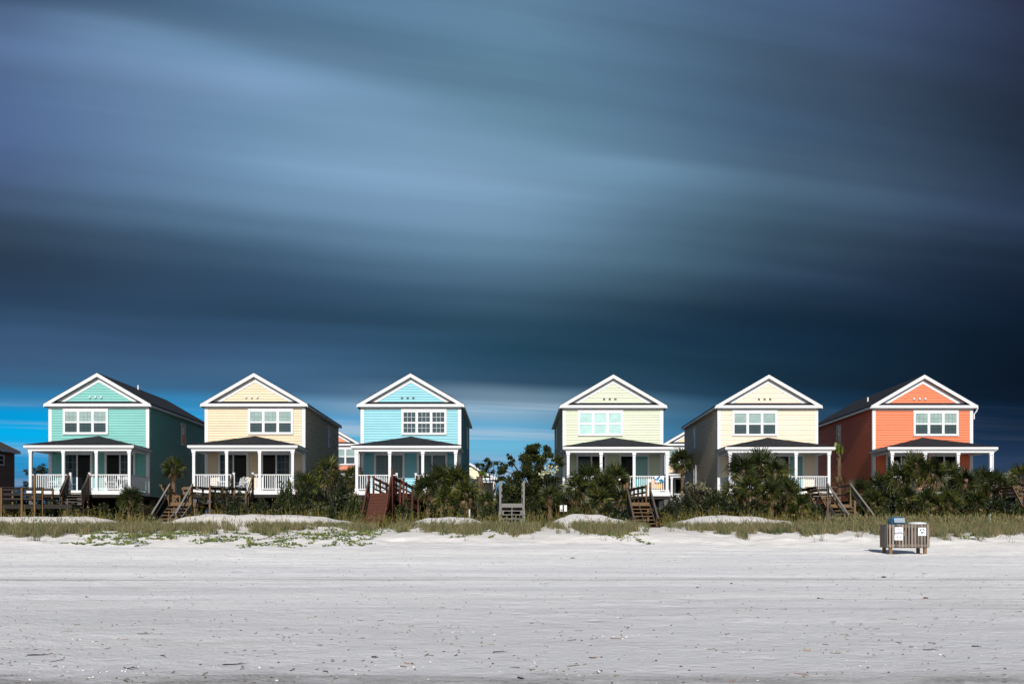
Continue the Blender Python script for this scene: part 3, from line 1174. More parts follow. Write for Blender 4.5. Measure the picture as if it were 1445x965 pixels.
def platform(root, x0, x1, y0, y1, z, mw, mp):
    T = Matrix.Translation(-root.location)
    k = MB(T)
    deck_boards(k, ((x0 + x1) / 2, y0, z), ((x0 + x1) / 2, y1, z), x1 - x0)
    k.build('deck', mw, root)
    k = MB(T)
    k.box(x0, x1, y0 - .045, y0 - .004, z - .24, z + .01)
    k.box(x0 - .045, x0 - .002, y0, y1, z - .24, z + .01)
    k.box(x1 + .002, x1 + .045, y0, y1, z - .24, z + .01)
    k.build('rim_board', mp, root)
    for x in (x0 + .06, x1 - .06):
        for y in (y0 + .1, y1 - .1):
            k = MB(T)
            k.box(x - .06, x + .06, y - .06, y + .06, gh(x, y) - .3, z - .03)
            k.build('post', mp, root)


def bench(root, x, y0, y1, z, m, side=-1):
    """Built-in bench along a platform edge with a backrest leaning outward."""
    T = Matrix.Translation(-root.location)
    for y in (y0, y1):
        k = MB(T)
        k.bar((x + side * .02, y, z - .15), (x + side * .62, y, z + 1.0), .05, .13, up=(0, 1, 0))
        k.bar((x - side * .45, y, z), (x - side * .45, y, z + .42), .08, .08)
        k.bar((x - side * .45, y, z + .40), (x + side * .28, y, z + .40), .05, .09)
        k.build('bench_bracket', m, root)
    k = MB(T)
    for i in range(3):
        k.box(min(x - side * (.42 - .2 * i), x - side * (.26 - .2 * i)), max(x - side * (.42 - .2 * i), x - side * (.26 - .2 * i)), y0 - .1, y1 + .1, z + .447, z + .48)
    k.build('bench_seat', m, root)
    k = MB(T)
    for f in (.62, .80, .97):
        k.bar((x + side * lerp(.0, .6, f) - side * .04, y0 - .12, z + f), (x + side * lerp(.0, .6, f) - side * .04, y1 + .12, z + f), .035, .13)
    k.bar((x + side * .62, y0 - .12, z + 1.02), (x + side * .62, y1 + .12, z + 1.02), .14, .035)
    k.build('bench_back', m, root)


SG = 'wooden beach accesses of the front-row houses'
LZ = 3.4
# porch steps + boardwalk of the mint house
w1 = empty('boardwalk', (-29.5, 58.5, 2.0), 'dark weathered boardwalk with tan posts running left from the steps of the mint house', 'boardwalk', SG)
walkway(w1, (-41, 57.2, LZ), (-27.9, 57.7, LZ), 1.3, W_DARK, W_TAN, step=1.15)
stairs(w1, -27.7, -26.5, 59.95, 4.35, 58.75, LZ, W_GREY, W_TAN, n=5, hr=1.05, xba=-27.55, xbb=-26.35, center=False)
T1 = Matrix.Translation(-w1.location)
for sx_, xa, xb in ((-1, -27.76, -27.62), (1, -26.46, -26.30)):
    k = MB(T1)
    for i in range(9):
        t = i / 8
        x, y, z = lerp(xa, xb, t), lerp(59.95, 58.7, t), lerp(4.35, LZ, t)
        k.box(x - .018, x + .018, y - .055, y + .055, z - .05, z + 1.0)
    k.build('side_boards', W_GREY, w1)
platform(w1, -27.9, -26.2, 57.1, 58.7, LZ, W_DARK, W_DARK)
k = MB(T1)
k.box(-28.0, -27.9, 56.2, 56.3, 2.0, 5.15)
k.build('tall_post', W_TAN, w1)
k = MB(T1)
k.tube([(-25.9, 55.6, 1.8), (-25.88, 55.6, 3.0)], .085, 8)
k.build('stub_post', W_TAN, w1)

# peach house access
w2 = empty('beach_stairs', (-18.7, 54, 2.0), 'weathered stairs with a built-in bench leading down left of the peach house', 'stairs', SG)
platform(w2, -19.3, -17.9, 54.2, 56.0, LZ + .02, W_GREY, W_TAN)
stairs(w2, -19.3, -18.1, 54.2, LZ, 51.7, 2.05, W_SILVER, W_TAN, n=7, hr=1.08, nos=W_TAN)
walkway(w2, (-18.0, 55.4, LZ), (-16.9, 58.9, LZ), 1.25, W_DARK, W_TAN, step=1.2, sides=(-1, 1))
bench(w2, -19.3, 54.5, 55.8, LZ, W_TAN, -1)
k = MB(Matrix.Translation(-w2.location))
for z in (.95, .66):
    k.box(-19.2, -18.3, 56.0, 56.045, LZ + z - .1, LZ + z + .05)
k.bar((-18.9, 56.03, LZ + .1), (-19.25, 56.03, LZ + .95), .05, .12, up=(0, 1, 0))
k.build('back_rail', W_TAN, w2)
stairs(w2, -17.45, -16.25, 60.0, 4.35, 58.9, LZ, W_GREY, W_GREY, n=5, hr=1.05, center=False)
platform(w2, -17.6, -16.1, 58.2, 58.95, LZ, W_DARK, W_DARK)

# blue house access, red-stained
w3 = empty('beach_stairs', (-7.4, 54, 2.0), 'red-brown stained stairs and ramp leading to the light blue house', 'stairs', SG)
z3 = 3.92
platform(w3, -8.0, -6.8, 54.0, 55.0, z3, W_RED, W_RED)
stairs(w3, -8.0, -6.85, 54.0, z3, 51.7, 2.2, W_RED, W_RED, closed=True, n=9, hr=.95, center=False)
walkway(w3, (-7.35, 55.0, z3), (-6.35, 59.0, LZ), 1.15, W_RED, W_RED, step=.95, sides=(-1, 1), hgt=.95, extra=.12)
T3 = Matrix.Translation(-w3.location)
for x, h_ in ((-8.05, 1.02), (-6.75, 1.45), (-6.2, .95)):
    k = MB(T3)
    y = 54.0 if x < -6.5 else 54.9
    k.box(x - .055, x + .055, y - .055, y + .055, gh(x, y) - .3, z3 + h_)
    k.build('tall_post', W_RED, w3)
stairs(w3, -7.2, -6.0, 60.0, 4.32, 59.0, LZ, W_RED, W_RED, n=5, hr=1.0, center=False)

# yellow-green house access
w4 = empty('beach_stairs', (7.1, 54, 2.0), 'tan open-tread stairs between two dunes leading to the yellow-green house', 'stairs', SG)
platform(w4, 6.5, 7.7, 53.8, 55.2, LZ, W_GREY, W_TAN)
stairs(w4, 6.5, 7.7, 53.8, LZ, 51.0, 1.95, W_GREY, W_TAN, n=7, hr=.85, nos=W_TAN)
walkway(w4, (7.1, 55.2, LZ), (6.62, 58.9, LZ), 1.2, W_DARK, W_TAN, step=1.0, sides=(-1, 1), extra=.08)
T4 = Matrix.Translation(-w4.location)
for x, h_ in ((6.45, 1.12), (7.75, 1.15)):
    k = MB(T4)
    k.box(x - .055, x + .055, 53.75, 53.86, gh(x, 53.8) - .3, LZ + h_)
    k.build('tall_post', W_TAN, w4)
stairs(w4, 6.0, 7.2, 60.0, 4.25, 58.9, LZ, W_GREY, W_TAN, n=5, hr=1.0, center=False)
walkway(w4, (4.6, 57.6, LZ - .25), (6.0, 57.9, LZ), 1.1, W_DARK, W_TAN, step=.7, sides=(1,), extra=.08)
k = MB(T4)
k.bar((7.35, 52.4, 2.75), (7.62, 52.2, 2.98), .12, .03)
k.bar((6.75, 52.0, 2.36), (6.95, 51.8, 2.24), .14, .03)
k.build('loose_board', W_TAN, w4)

# silver-grey access on the centre line
w5 = empty('beach_stairs', (0, 54, 2.0), 'silver-grey stairs with two tall posts, standing alone between the dunes in the middle', 'stairs', SG)
platform(w5, -.58, .58, 54.0, 55.2, 3.34, W_SILVER, W_SILVER)
stairs(w5, -.6, .6, 54.0, 3.34, 51.9, 2.0, W_SILVER, W_SILVER, n=6, rails=False)
T5 = Matrix.Translation(-w5.location)
for sx in (-1, 1):
    for (x, y, zt_) in ((.66, 53.9, 4.62), (.60, 54.9, 4.55), (.62, 56.2, 4.3)):
        k = MB(T5)
        k.box(sx * x - .055, sx * x + .055, y - .06, y + .06, gh(x, y) - .3, zt_)
        k.build('post', W_SILVER, w5)
    k = MB(T5)
    k.bar((sx * .57, 53.9, 4.42), (sx * .57, 60.5, 4.30), .04, .14)
    k.bar((sx * .57, 53.9, 4.10), (sx * .57, 60.5, 4.0), .04, .14)
    k.bar((sx * .57, 53.9, 3.78), (sx * .57, 60.5, 3.7), .04, .14)
    k.build('rail', W_SILVER, w5)
    k = MB(T5)
    k.box(sx * .66 - .05, sx * .66 + .05, 52.0, 52.1, 1.7, 2.9)
    k.bar((sx * .70, 53.8, 3.0), (sx * .70, 51.9, 1.95), .04, .2)
    k.build('side_board', W_SILVER, w5)
k = MB(T5)
k.box(-.62, .62, 53.84, 53.885, 3.06, 3.36)
k.build('cross_board', W_SILVER, w5)
walkway(w5, (0, 55.2, 3.34), (0, 61, 3.34), 1.1, W_SILVER, W_SILVER, sides=(), skirt=True)


# cream house access and its neighbour at the right edge
def access5(dx, lab):
    w = empty('beach_stairs', (18.4 + dx, 54, 2.0), lab, 'stairs', SG)
    platform(w, 17.75 + dx, 19.05 + dx, 54.0, 56.2, LZ - .1, W_GREY, W_TAN)
    stairs(w, 17.8 + dx, 19.0 + dx, 54.0, LZ - .1, 51.2, 1.9, W_SILVER, W_TAN, n=7, hr=1.2, nos=W_TAN, xba=17.95 + dx, xbb=19.2 + dx)
    bench(w, 17.75 + dx, 54.15, 55.9, LZ - .1, W_TAN, -1)
    T = Matrix.Translation(-w.location)
    k = MB(T)
    k.bar((17.15 + dx, 56.2, LZ + 1.0), (19.05 + dx, 56.2, LZ + 1.0), .1, .04)
    k.bar((17.15 + dx, 56.2, LZ + .6), (19.05 + dx, 56.2, LZ + .6), .03, .12)
    k.bar((19.08 + dx, 54.0, LZ + .98), (19.08 + dx, 56.2, LZ + 1.0), .04, .1)
    k.bar((19.08 + dx, 54.0, LZ + .5), (19.08 + dx, 56.2, LZ + .5), .04, .1)
    k.build('rail', W_GREY, w)
    k = MB(T)
    k.box(18.5 + dx - .055, 18.5 + dx + .055, 51.8, 51.9, 1.7, 3.45)
    k.build('tall_post', W_TAN, w)
    walkway(w, (18.0 + dx, 56.2, LZ - .1), (16.9 + dx, 58.9, LZ), 1.2, W_DARK, W_GREY, sides=(-1, 1))
    return w


access5(0, 'weathered stairs with an outward-leaning bench back, to the right of the cream house')
access5(11.1, 'weathered beach stairs with a leaning bench back at the right edge')


# ------------------------------------------------------------------ rubbish bin enclosure
def enclosure():
    Yf = 35.6
    xl, xr = (1253.5 - CX) * Yf / F, (1311.5 - CX) * Yf / F
    g0 = gh((xl + xr) / 2, Yf)
    root = empty('bin_enclosure', ((xl + xr) / 2, Yf, g0), 'slatted wooden bin enclosure on short legs, standing on the open sand', 'bin enclosure')
    W = (xr - xl) / 2
    Dp = .80
    z0, z1 = .27, 1.13
    k = MB()
    n = 13
    rnd = random.Random(3)
    pitch = 2 * W / n
    for i in range(n):
        x = -W + pitch * (i + .5)
        wv = pitch * .31
        k.box(x - wv, x + wv, -.022 + rnd.uniform(-.003, .003), .0, z0 + rnd.uniform(-.01, .01), z1 + rnd.uniform(-.008, .008))
        k.box(x - pitch * .47, x + pitch * .47, Dp, Dp + .022, z0, z1 + rnd.uniform(-.008, .008))
    for sx in (-1, 1):
        for i in range(6):
            y = .03 + (Dp - .06) * (i + .5) / 6
            a, b = sx * W, sx * (W + .022)
            k.box(min(a, b), max(a, b), y - .058, y + .058, z0, z1 + rnd.uniform(-.008, .008))
    k.build('slats', W_SLAT, root, bevel=.004)
    k = MB()
    for z in (z0 + .03, z1 - .12):
        for y in (.004, Dp - .044):
            k.box(-W + .01, W - .01, y, y + .04, z, z + .085)
        for sx in (-1, 1):
            a, b = sx * (W - .05), sx * (W - .006)
            k.box(min(a, b), max(a, b), .046, Dp - .046, z, z + .085)
    k.box(-W + .06, W - .06, .05, Dp - .05, z0 - .02, z0 + .025)
    k.build('frame', W_SLAT, root)
    for x in (-W + .12, W - .12):
        for y in (.06, Dp - .14):
            k = MB()
            k.box(x - .055, x + .055, y, y + .10, -.15, z0 - .02)
            k.build('leg', W_TAN, root, bevel=.006)
    # signs
    sgn = paint('sign_white', (.82, .83, .85), .4, .02)
    red = paint('sign_red', (.70, .16, .17), .5, .02)
    blk = paint('sign_black', (.03, .03, .035), .5, .02)
    blu = paint('sign_blue', (.08, .16, .38), .5, .02)
    sc = Yf / F

    def X(px):
        return (px - CX) * sc - (xl + xr) / 2

    def Z(py):
        return CZ + (HY - py) * sc - g0
    for (a, b, c, d, kind) in ((1262.3, 1273.3, 743.8, 751.7, 'a'), (1262.0, 1273.3, 753.5, 761.6, 'b'), (1295.2, 1306.3, 744.3, 755.4, 'c')):
        k = MB()
        k.box(X(a), X(b), -.034, -.026, Z(d), Z(c))
        s_ = k.build('sign', sgn, root)
        xa, xb, zb, zt = X(a), X(b), Z(d), Z(c)
        Wd, Hh = xb - xa, zt - zb

        def mark(name, m, rects):
            q = MB()
            for (u0, u1, v0, v1) in rects:
                q.box(xa + Wd * u0, xa + Wd * u1, -.0365, -.0345, zb + Hh * v0, zb + Hh * v1)
            q.build(name, m, s_)
        if kind == 'a':
            mark('red_emblem', red, [(.30, .70, .70, .84), (.36, .72, .54, .66), (.30, .60, .42, .50)])
            mark('lettering', blu, [(.08, .24, .12, .28), (.30, .92, .10, .30)])
        elif kind == 'b':
            mark('symbol', blk, [(.22, .40, .32, .46), (.31, .44, .46, .60), (.58, .84, .32, .46), (.64, .76, .46, .56)])
        else:
            q = MB()
            cx_, cz_, rr = xa + Wd * .5, zb + Hh * .63, Wd * .26
            for i in range(3):      # three chasing arrows
                a0 = R(90 + 120 * i - 10)
                pts = []
                for j in range(5):
                    an = a0 - R(78) * j / 4
                    pts.append((an, j))
                for (an, j), (an2, j2) in zip(pts, pts[1:]):
                    ri, ro = rr * .60, rr * 1.22
                    q.face([(cx_ + math.cos(an) * ri, -.0365, cz_ + math.sin(an) * ri), (cx_ + math.cos(an) * ro, -.0365, cz_ + math.sin(an) * ro),
                            (cx_ + math.cos(an2) * ro, -.0365, cz_ + math.sin(an2) * ro), (cx_ + math.cos(an2) * ri, -.0365, cz_ + math.sin(an2) * ri)])
                an = pts[-1][0]
                q.face([(cx_ + math.cos(an) * rr * .55, -.0366, cz_ + math.sin(an) * rr * .55), (cx_ + math.cos(an) * rr * 1.35, -.0366, cz_ + math.sin(an) * rr * 1.35),
                        (cx_ + math.cos(an - R(26)) * rr * .95, -.0366, cz_ + math.sin(an - R(26)) * rr * .95)])
            q.build('recycling_arrows', paint('sign_dark_green', (.03, .07, .045), .5, .02), s_)
            mark('lettering', blu, [(.14, .86, .20, .25), (.40, .62, .28, .32), (.24, .76, .11, .15)])
    # bins
    navy = paint('navy_plastic', (.020, .075, .14), .35, .1, spec=.5)
    flap = paint('pale_flap', (.19, .235, .29), .35, .05)
    yb = Yf + Dp / 2
    bx1 = (1264.5 - CX) * yb / F
    gb = g0 + z0 + .03
    b1 = empty('litter_bin', (bx1, yb, gb), 'navy litter bin with a domed lid and pale flap inside the slatted enclosure', 'bin')
    k = MB()
    k.lathe((0, 0, 0), [(.22, 0), (.27, .78), (.285, .80), (.285, .84)], 20)
    k.build('bin_body', navy, b1, True)
    k = MB()
    # squared hood
    prof = [(.30, .84), (.31, .88), (.29, 1.06), (.24, 1.13), (.14, 1.15)]
    rings = []
    for r_, z in prof:
        rr = []
        for a in range(20):
            an = 2 * math.pi * a / 20
            c_, s2 = math.cos(an), math.sin(an)
            f = 1 / max(abs(c_), abs(s2)) ** .55
            rr.append((r_ * f * c_ * .98, r_ * f * s2 * .9, z))
        rings.append(k.add(rr))
    for a, b in zip(rings, rings[1:]):
        for i in range(20):
            k.f.append((a + i, a + (i + 1) % 20, b + (i + 1) % 20, b + i))
    k.f.append(tuple(rings[-1] + i for i in range(20)))
    k.build('bin_lid', navy, b1, True).scale = (.9, .95, .97)
    k = MB()
    k.bar((0, -.325, .89), (0, -.29, 1.06), .40, .02, up=(0, 1, 0))
    k.build('flap', flap, b1)
    bx2 = (1294 - CX) * yb / F
    b2 = empty('litter_bin', (bx2, yb, gb), 'litter bin with a flat white lid in the right half of the slatted enclosure', 'bin')
    k = MB()
    k.lathe((0, 0, 0), [(.22, 0), (.28, .78), (.29, .82)], 20)
    k.build('bin_body', paint('grey_plastic', (.25, .26, .28), .5, .1), b2, True)
    k = MB()
    k.lathe((0, 0, 0), [(.33, .82), (.345, .86), (.33, .895), (.2, .915), (.05, .92)], 24)
    k.build('bin_lid', paint('white_plastic', (.50, .51, .52), .4, .03), b2, True)


enclosure()


# ------------------------------------------------------------------ vegetation
def fan_leaf(mb, hub, d, up, Lp, r, nb, rnd, droop=.35, w=.028, spread=105):
    """One costapalmate palm leaf: petiole, then a fan of narrow blades whose tips hang."""
    d = d.normalized()
    side = d.cross(up)
    if side.length < .05:
        side = Vector((1, 0, 0))
    side.normalize()
    nrm = side.cross(d).normalized()
    tip = hub + d * Lp + Vector((0, 0, -Lp * Lp * .12))
    pw = side * .018
    b = mb.add([hub - pw, hub + pw, tip + pw * .7, tip - pw * .7])
    mb.f.append((b, b + 1, b + 2, b + 3))
    for i in range(nb):
        a = R(lerp(-spread, spread, (i + .5) / nb) + rnd.uniform(-4, 4))
        bd = (d * math.cos(a) + side * math.sin(a)).normalized()
        L = r * (1 - .25 * abs(a) / R(spread)) * rnd.uniform(.8, 1.1)
        bd1 = (bd + nrm * .16 * abs(math.sin(a))).normalized()
        p1 = tip + bd1 * L * .5
        p2 = p1 + (bd1 + Vector((0, 0, -droop * .8))).normalized() * L * .27
        p3 = p2 + (bd1 * .7 + Vector((0, 0, -droop * 2.6))).normalized() * L * .25
        wd = bd1.cross(nrm).normalized() * w * .5
        b = mb.add([tip - wd * .5, tip + wd * .5, p1 + wd * 1.15, p1 - wd * 1.15, p2 + wd * .8, p2 - wd * .8, p3])
        mb.f += [(b, b + 1, b + 2, b + 3), (b + 3, b + 2, b + 4, b + 5), (b + 5, b + 4, b + 6)]


def palm_crown_mesh(seed, nl=34, r=.86, Lp=.50, lo=-50, w=.055, nb=12):
    rnd = random.Random(seed)
    mb = MB()
    for i in range(nl):
        t = (i + .5) / nl
        el = R(lerp(86, lo, t ** .85) + rnd.uniform(-8, 8))
        az = i * 2.39996 + rnd.uniform(-.3, .3)
        d = Vector((math.cos(az) * math.cos(el), math.sin(az) * math.cos(el), math.sin(el)))
        hub = Vector((0, 0, rnd.uniform(-.1, .1)))
        roll = Vector((rnd.gauss(0, 1), rnd.gauss(0, 1), rnd.uniform(.1, 1)))
        fan_leaf(mb, hub, d, roll, Lp * rnd.uniform(.7, 1.15), r * rnd.uniform(.85, 1.15), nb, rnd, droop=.10 + .45 * t, w=w, spread=82)
    return mb


def dead_skirt_mesh(seed, nl=20, r=.7):
    rnd = random.Random(seed)
    mb = MB()
    for i in range(nl):
        el = R(rnd.uniform(-78, -30))
        az = i * 2.39996 + rnd.uniform(-.4, .4)
        d = Vector((math.cos(az) * math.cos(el), math.sin(az) * math.cos(el), math.sin(el)))
        fan_leaf(mb, Vector((0, 0, -.05)), d, Vector((rnd.uniform(-.6, .6), rnd.uniform(-.6, .6), 1)), rnd.uniform(.3, .65), r * rnd.uniform(.7, 1), 11, rnd, droop=.8, w=.04, spread=70)
    return mb


def trunk_mesh(seed, boots=True):
    rnd = random.Random(seed)
    mb = MB()
    mb.tube([(0, 0, -.05), (.01, 0, .3), (.0, .01, .7), (0, 0, 1.0)], [.15, .12, .12, .13], 9)
    if boots:
        for i in range(46):
            z = rnd.uniform(.25, 1.0)
            az = rnd.uniform(0, 6.283)
            o = Vector((math.cos(az), math.sin(az), 0))
            s_ = Vector((-o.y, o.x, 0)) * .035
            p = o * .11 + Vector((0, 0, z))
            q = o * rnd.uniform(.2, .27) + Vector((0, 0, z + rnd.uniform(.03, .12)))
            b = mb.add([p - s_, p + s_, q + s_ * .5, q - s_ * .5])
            mb.f.append((b, b + 1, b + 2, b + 3))
    return mb


def mesh_of(mb, name, m):
    me = bpy.data.meshes.new(name)
    me.from_pydata(mb.v, [], mb.f)
    me.update()
    me.materials.append(m)
    return me


CROWNS = [mesh_of(palm_crown_mesh(11 + i), 'palm_crown', M_PALM) for i in range(4)]
CROWNY = mesh_of(palm_crown_mesh(41, nl=9, r=.5, Lp=.45, lo=50), 'palm_crown_upright', M_PALMY)
CROWNT = mesh_of(palm_crown_mesh(42, nl=26, r=.42, Lp=.40, lo=-10), 'palm_crown_small', M_PALM)
SKIRTS = [mesh_of(dead_skirt_mesh(21 + i), 'dead_fronds', M_DEAD) for i in range(3)]
TRUNKS = [mesh_of(trunk_mesh(31 + i), 'trunk', M_BARK) for i in range(2)]


def part(name, me, root, loc=(0, 0, 0), sc=(1, 1, 1), rz=0):
    o = bpy.data.objects.new(name, me)
    C.objects.link(o)
    o.parent = root
    o.location = loc
    o.scale = sc
    o.rotation_euler.z = rz
    return o


PR = random.Random(5)


def palm(px, py, Y, s, label, group=None, crown=None, skirt=True, tw=1.0):
    c = P(px, py, Y)
    g_ = gh(c.x, c.y)
    root = empty('sabal_palm', (c.x, c.y, g_ - .05), label, 'palm', group)
    h = max(.3, c.z - g_)
    i = PR.randrange(4)
    part('trunk', TRUNKS[PR.randrange(2)], root, (0, 0, 0), (tw, tw, h), PR.uniform(0, 6))
    part('crown', crown or CROWNS[i], root, (0, 0, h), (s, s, s), PR.uniform(0, 6))
    if skirt:
        part('dead_fronds', SKIRTS[i % 3], root, (0, 0, h), (s, s, s), PR.uniform(0, 6))
    return root


def leaf_blob(mb, c, rad, n, size, rnd, nsub=14, elong=1.6):
    """Leaves gathered in small sprays through an ellipsoid; the sprays leave gaps between them."""
    subs = []
    for i in range(nsub):
        while True:
            p = Vector((rnd.uniform(-1, 1), rnd.uniform(-1, 1), rnd.uniform(-1, 1)))
            if .25 < p.length < 1:
                break
        p = p * (.93 / max(.55, p.length)) * rnd.uniform(.7, 1.0) if rnd.random() < .7 else p
        subs.append((p, rnd.uniform(.20, .36)))
    for i in range(n):
        p, r = subs[rnd.randrange(nsub)]
        q = p + Vector((rnd.gauss(0, 1), rnd.gauss(0, 1), rnd.gauss(0, .8))) * r * .62
        pos = Vector((c[0] + q.x * rad[0], c[1] + q.y * rad[1], c[2] + q.z * rad[2]))
        d = (q + Vector((rnd.gauss(0, .6), rnd.gauss(0, .6), rnd.gauss(.3, .5)))).normalized()
        a = d.cross(Vector((rnd.gauss(0, 1), rnd.gauss(0, 1), rnd.gauss(0, 1)))).normalized()
        l_ = size * rnd.uniform(.6, 1.3)
        w_ = l_ / elong
        tip = pos + d * l_
        m_ = pos + d * l_ * .5
        b = mb.add([pos, m_ + a * w_ * .5, tip, m_ - a * w_ * .5])
        mb.f.append((b, b + 1, b + 2, b + 3))


def bush_mesh(seed, nlobe=9, n=5200, size=.085, elong=1.8):
    rnd = random.Random(seed)
    mb = MB()
    for i in range(nlobe):
        az = rnd.uniform(0, 6.283)
        rr = rnd.uniform(0, .62)
        z = rnd.uniform(.18, .72) * (1 - .35 * rr)
        r = rnd.uniform(.28, .44)
        leaf_blob(mb, (math.cos(az) * rr, math.sin(az) * rr, z), (r, r, r * .85), n // nlobe, size, rnd, 10, elong)
    return mb


def stems_mesh(seed, n=14):
    rnd = random.Random(seed)
    mb = MB()
    for i in range(n):
        az = rnd.uniform(0, 6.283)
        r = rnd.uniform(.2, .7)
        e = Vector((math.cos(az) * r, math.sin(az) * r, rnd.uniform(.4, .8)))
        mb.tube([(0, 0, -.05), e * .45 + Vector((0, 0, .08)), e], [.022, .015, .006], 5)
    return mb


BUSHES = [mesh_of(bush_mesh(51 + i), 'foliage', M_BUSH) for i in range(3)]
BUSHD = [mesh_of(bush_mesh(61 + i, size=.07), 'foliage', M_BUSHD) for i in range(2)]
BUSHO = [mesh_of(bush_mesh(71 + i, size=.075, elong=3), 'foliage', M_OLIVE) for i in range(1)]
STEMS = mesh_of(stems_mesh(81), 'stems', W_DARK)
PALEH = None


def bush(px, hw, top, Y, kind, label, group='shrubs along the back of the dunes', pale=False, depth=None):
    c = P(px, top, Y)
    g_ = gh(c.x, c.y) - .06
    h = (c.z - g_) / .93
    w = hw * Y / F / .80
    root = empty('shrub', (c.x, c.y, g_), label, 'shrub', group)
    me = {'g': BUSHES, 'd': BUSHD, 'o': BUSHO}[kind]
    dp = depth or min(w, 2.2)
    rz = PR.choice((0, math.pi))
    part('foliage', me[PR.randrange(len(me))], root, (0, 0, 0), (w, dp, h), rz)
    part('stems', STEMS, root, (0, 0, 0), (w, dp, h), 0)
    if pale:  # pale sprays over the upper front of the shrub
        rnd = random.Random(int(px))
        mb = MB()
        for i in range(26):
            a = rnd.uniform(.3, 2.8)
            e = rnd.uniform(.55, 1.0)
            p = Vector((math.cos(a) * w * .72 * e, -abs(math.sin(a)) * dp * .5 * rnd.uniform(0, 1), h * (.55 + .34 * math.sin(a) * e)))
            leaf_blob(mb, p, (.16, .14, .12), 26, .055, rnd, 4, 1.5)
        mb.build('pale_sprays', M_PALEF, root)
    return root


def tree(px, py, Y, lobes, label, mat=None, size=.11, dens=1.0, trunk_r=.12, pal=None):
    """lobes: (px, py, radius in px, depth offset). Trunk and a limb to every clump."""
    b = P(px, py, Y)
    g_ = gh(b.x, b.y) - .05
    root = empty('dune_tree', (b.x, b.y, g_), label, 'tree')
    T = Vector((b.x, b.y, g_))
    rnd = random.Random(int(px * 3))
    cr, li = MB(), MB()
    top = max((P(l[0], l[1], Y) - T).z for l in lobes)
    mid = Vector((0, 0, top * .45))
    li.tube([(0, 0, 0), mid * .5 + Vector((.08, 0, 0)), mid], [trunk_r, trunk_r * .8, trunk_r * .65], 8)
    for (lx, ly, lr, dy) in lobes:
        c = P(lx, ly, Y) - T
        c.y += dy
        r = lr * Y / F
        leaf_blob(cr, c, (r, r * 1.0, r * .85), int(dens * 900 * (r / .8) ** 2) + 120, size, rnd, max(6, int(12 * r)), 2.2)
        m_ = mid.lerp(c, .5) + Vector((0, 0, .15))
        li.tube([mid * .9, m_, c], [trunk_r * .5, trunk_r * .3, .015], 6)
    li.build('limbs', W_DARK, root)
    cr.build('crown', mat or M_BUSHD, root)
    return root


# --- distant trees
tree(58, 690, 100, [(44, 664, 9, 0), (55, 661, 9, 1), (64, 662, 8, -1), (75, 663, 9, 0), (50, 671, 7, 1), (66, 672, 7, 0)], 'flat-topped dark tree seen through the left end of the mint house porch', size=.16, dens=.6)
tree(40, 705, 88, [(30, 695, 7, 0), (37, 686, 7, 0), (43, 690, 7, 1), (22, 702, 8, 1), (12, 704, 8, 1)], 'low dark tree between the brown house and the mint house', size=.15, dens=.8)
tree(694, 700, 80, [(678, 656, 7, 0), (688, 653, 8, 0), (697, 652, 8, 1), (703, 658, 8, 0), (690, 663, 7, 1), (707, 664, 6, 0), (680, 664, 5, 0)], 'broad dark tree crown beside the small yellow cottage', M_BUSH, size=.16, dens=.9)
tree(750, 720, 58, [(748, 640, 15, 0), (762, 637, 13, .3), (769, 650, 12, 0), (738, 652, 12, 0), (752, 660, 19, .3), (735, 667, 13, -.2), (722, 652, 5, 0), (718, 645, 4, 0), (712, 662, 7, 0), (706, 672, 7, 0),
                   (768, 668, 15, 0), (785, 655, 8, 0), (789, 648, 6, 0), (725, 680, 13, 0), (745, 682, 20, 0), (768, 690, 18, -.3), (785, 680, 14, 0), (755, 705, 20, 0), (730, 703, 15, 0), (780, 708, 16, 0), (718, 690, 9, 0)],
     'tall windblown dark-green tree rising behind the silver-grey stairs', M_BUSH, size=.13, dens=3.6)
# windswept flowering shrub beside it
fl = empty('flowering_shrub', P(778, 740, 56.5), 'pale cream blossom spray at the right side of the tall windblown tree', 'shrub')
fl.location.z = gh(fl.location.x, fl.location.y)
mb = MB()
rr_ = random.Random(8)
for (x, y, r) in ((770, 664, 5), (776, 662, 5), (782, 666, 4), (765, 671, 3.5), (786, 661, 3)):
    leaf_blob(mb, P(x, y, 56.6) - fl.location, (r * .042,) * 3, 70, .09, rr_, 5, 1.5)
mb.build('blossom', M_FLOWER, fl)
mb = MB()
for (x, y) in ((770, 664), (776, 662), (782, 666), (765, 671), (786, 661)):
    e = P(x, y, 56.6) - fl.location
    mb.tube([(0, 0, -.1), e * .5 + Vector((.1, 0, 0)), e], [.04, .025, .01], 5)
mb.build('stems', W_DARK, fl)

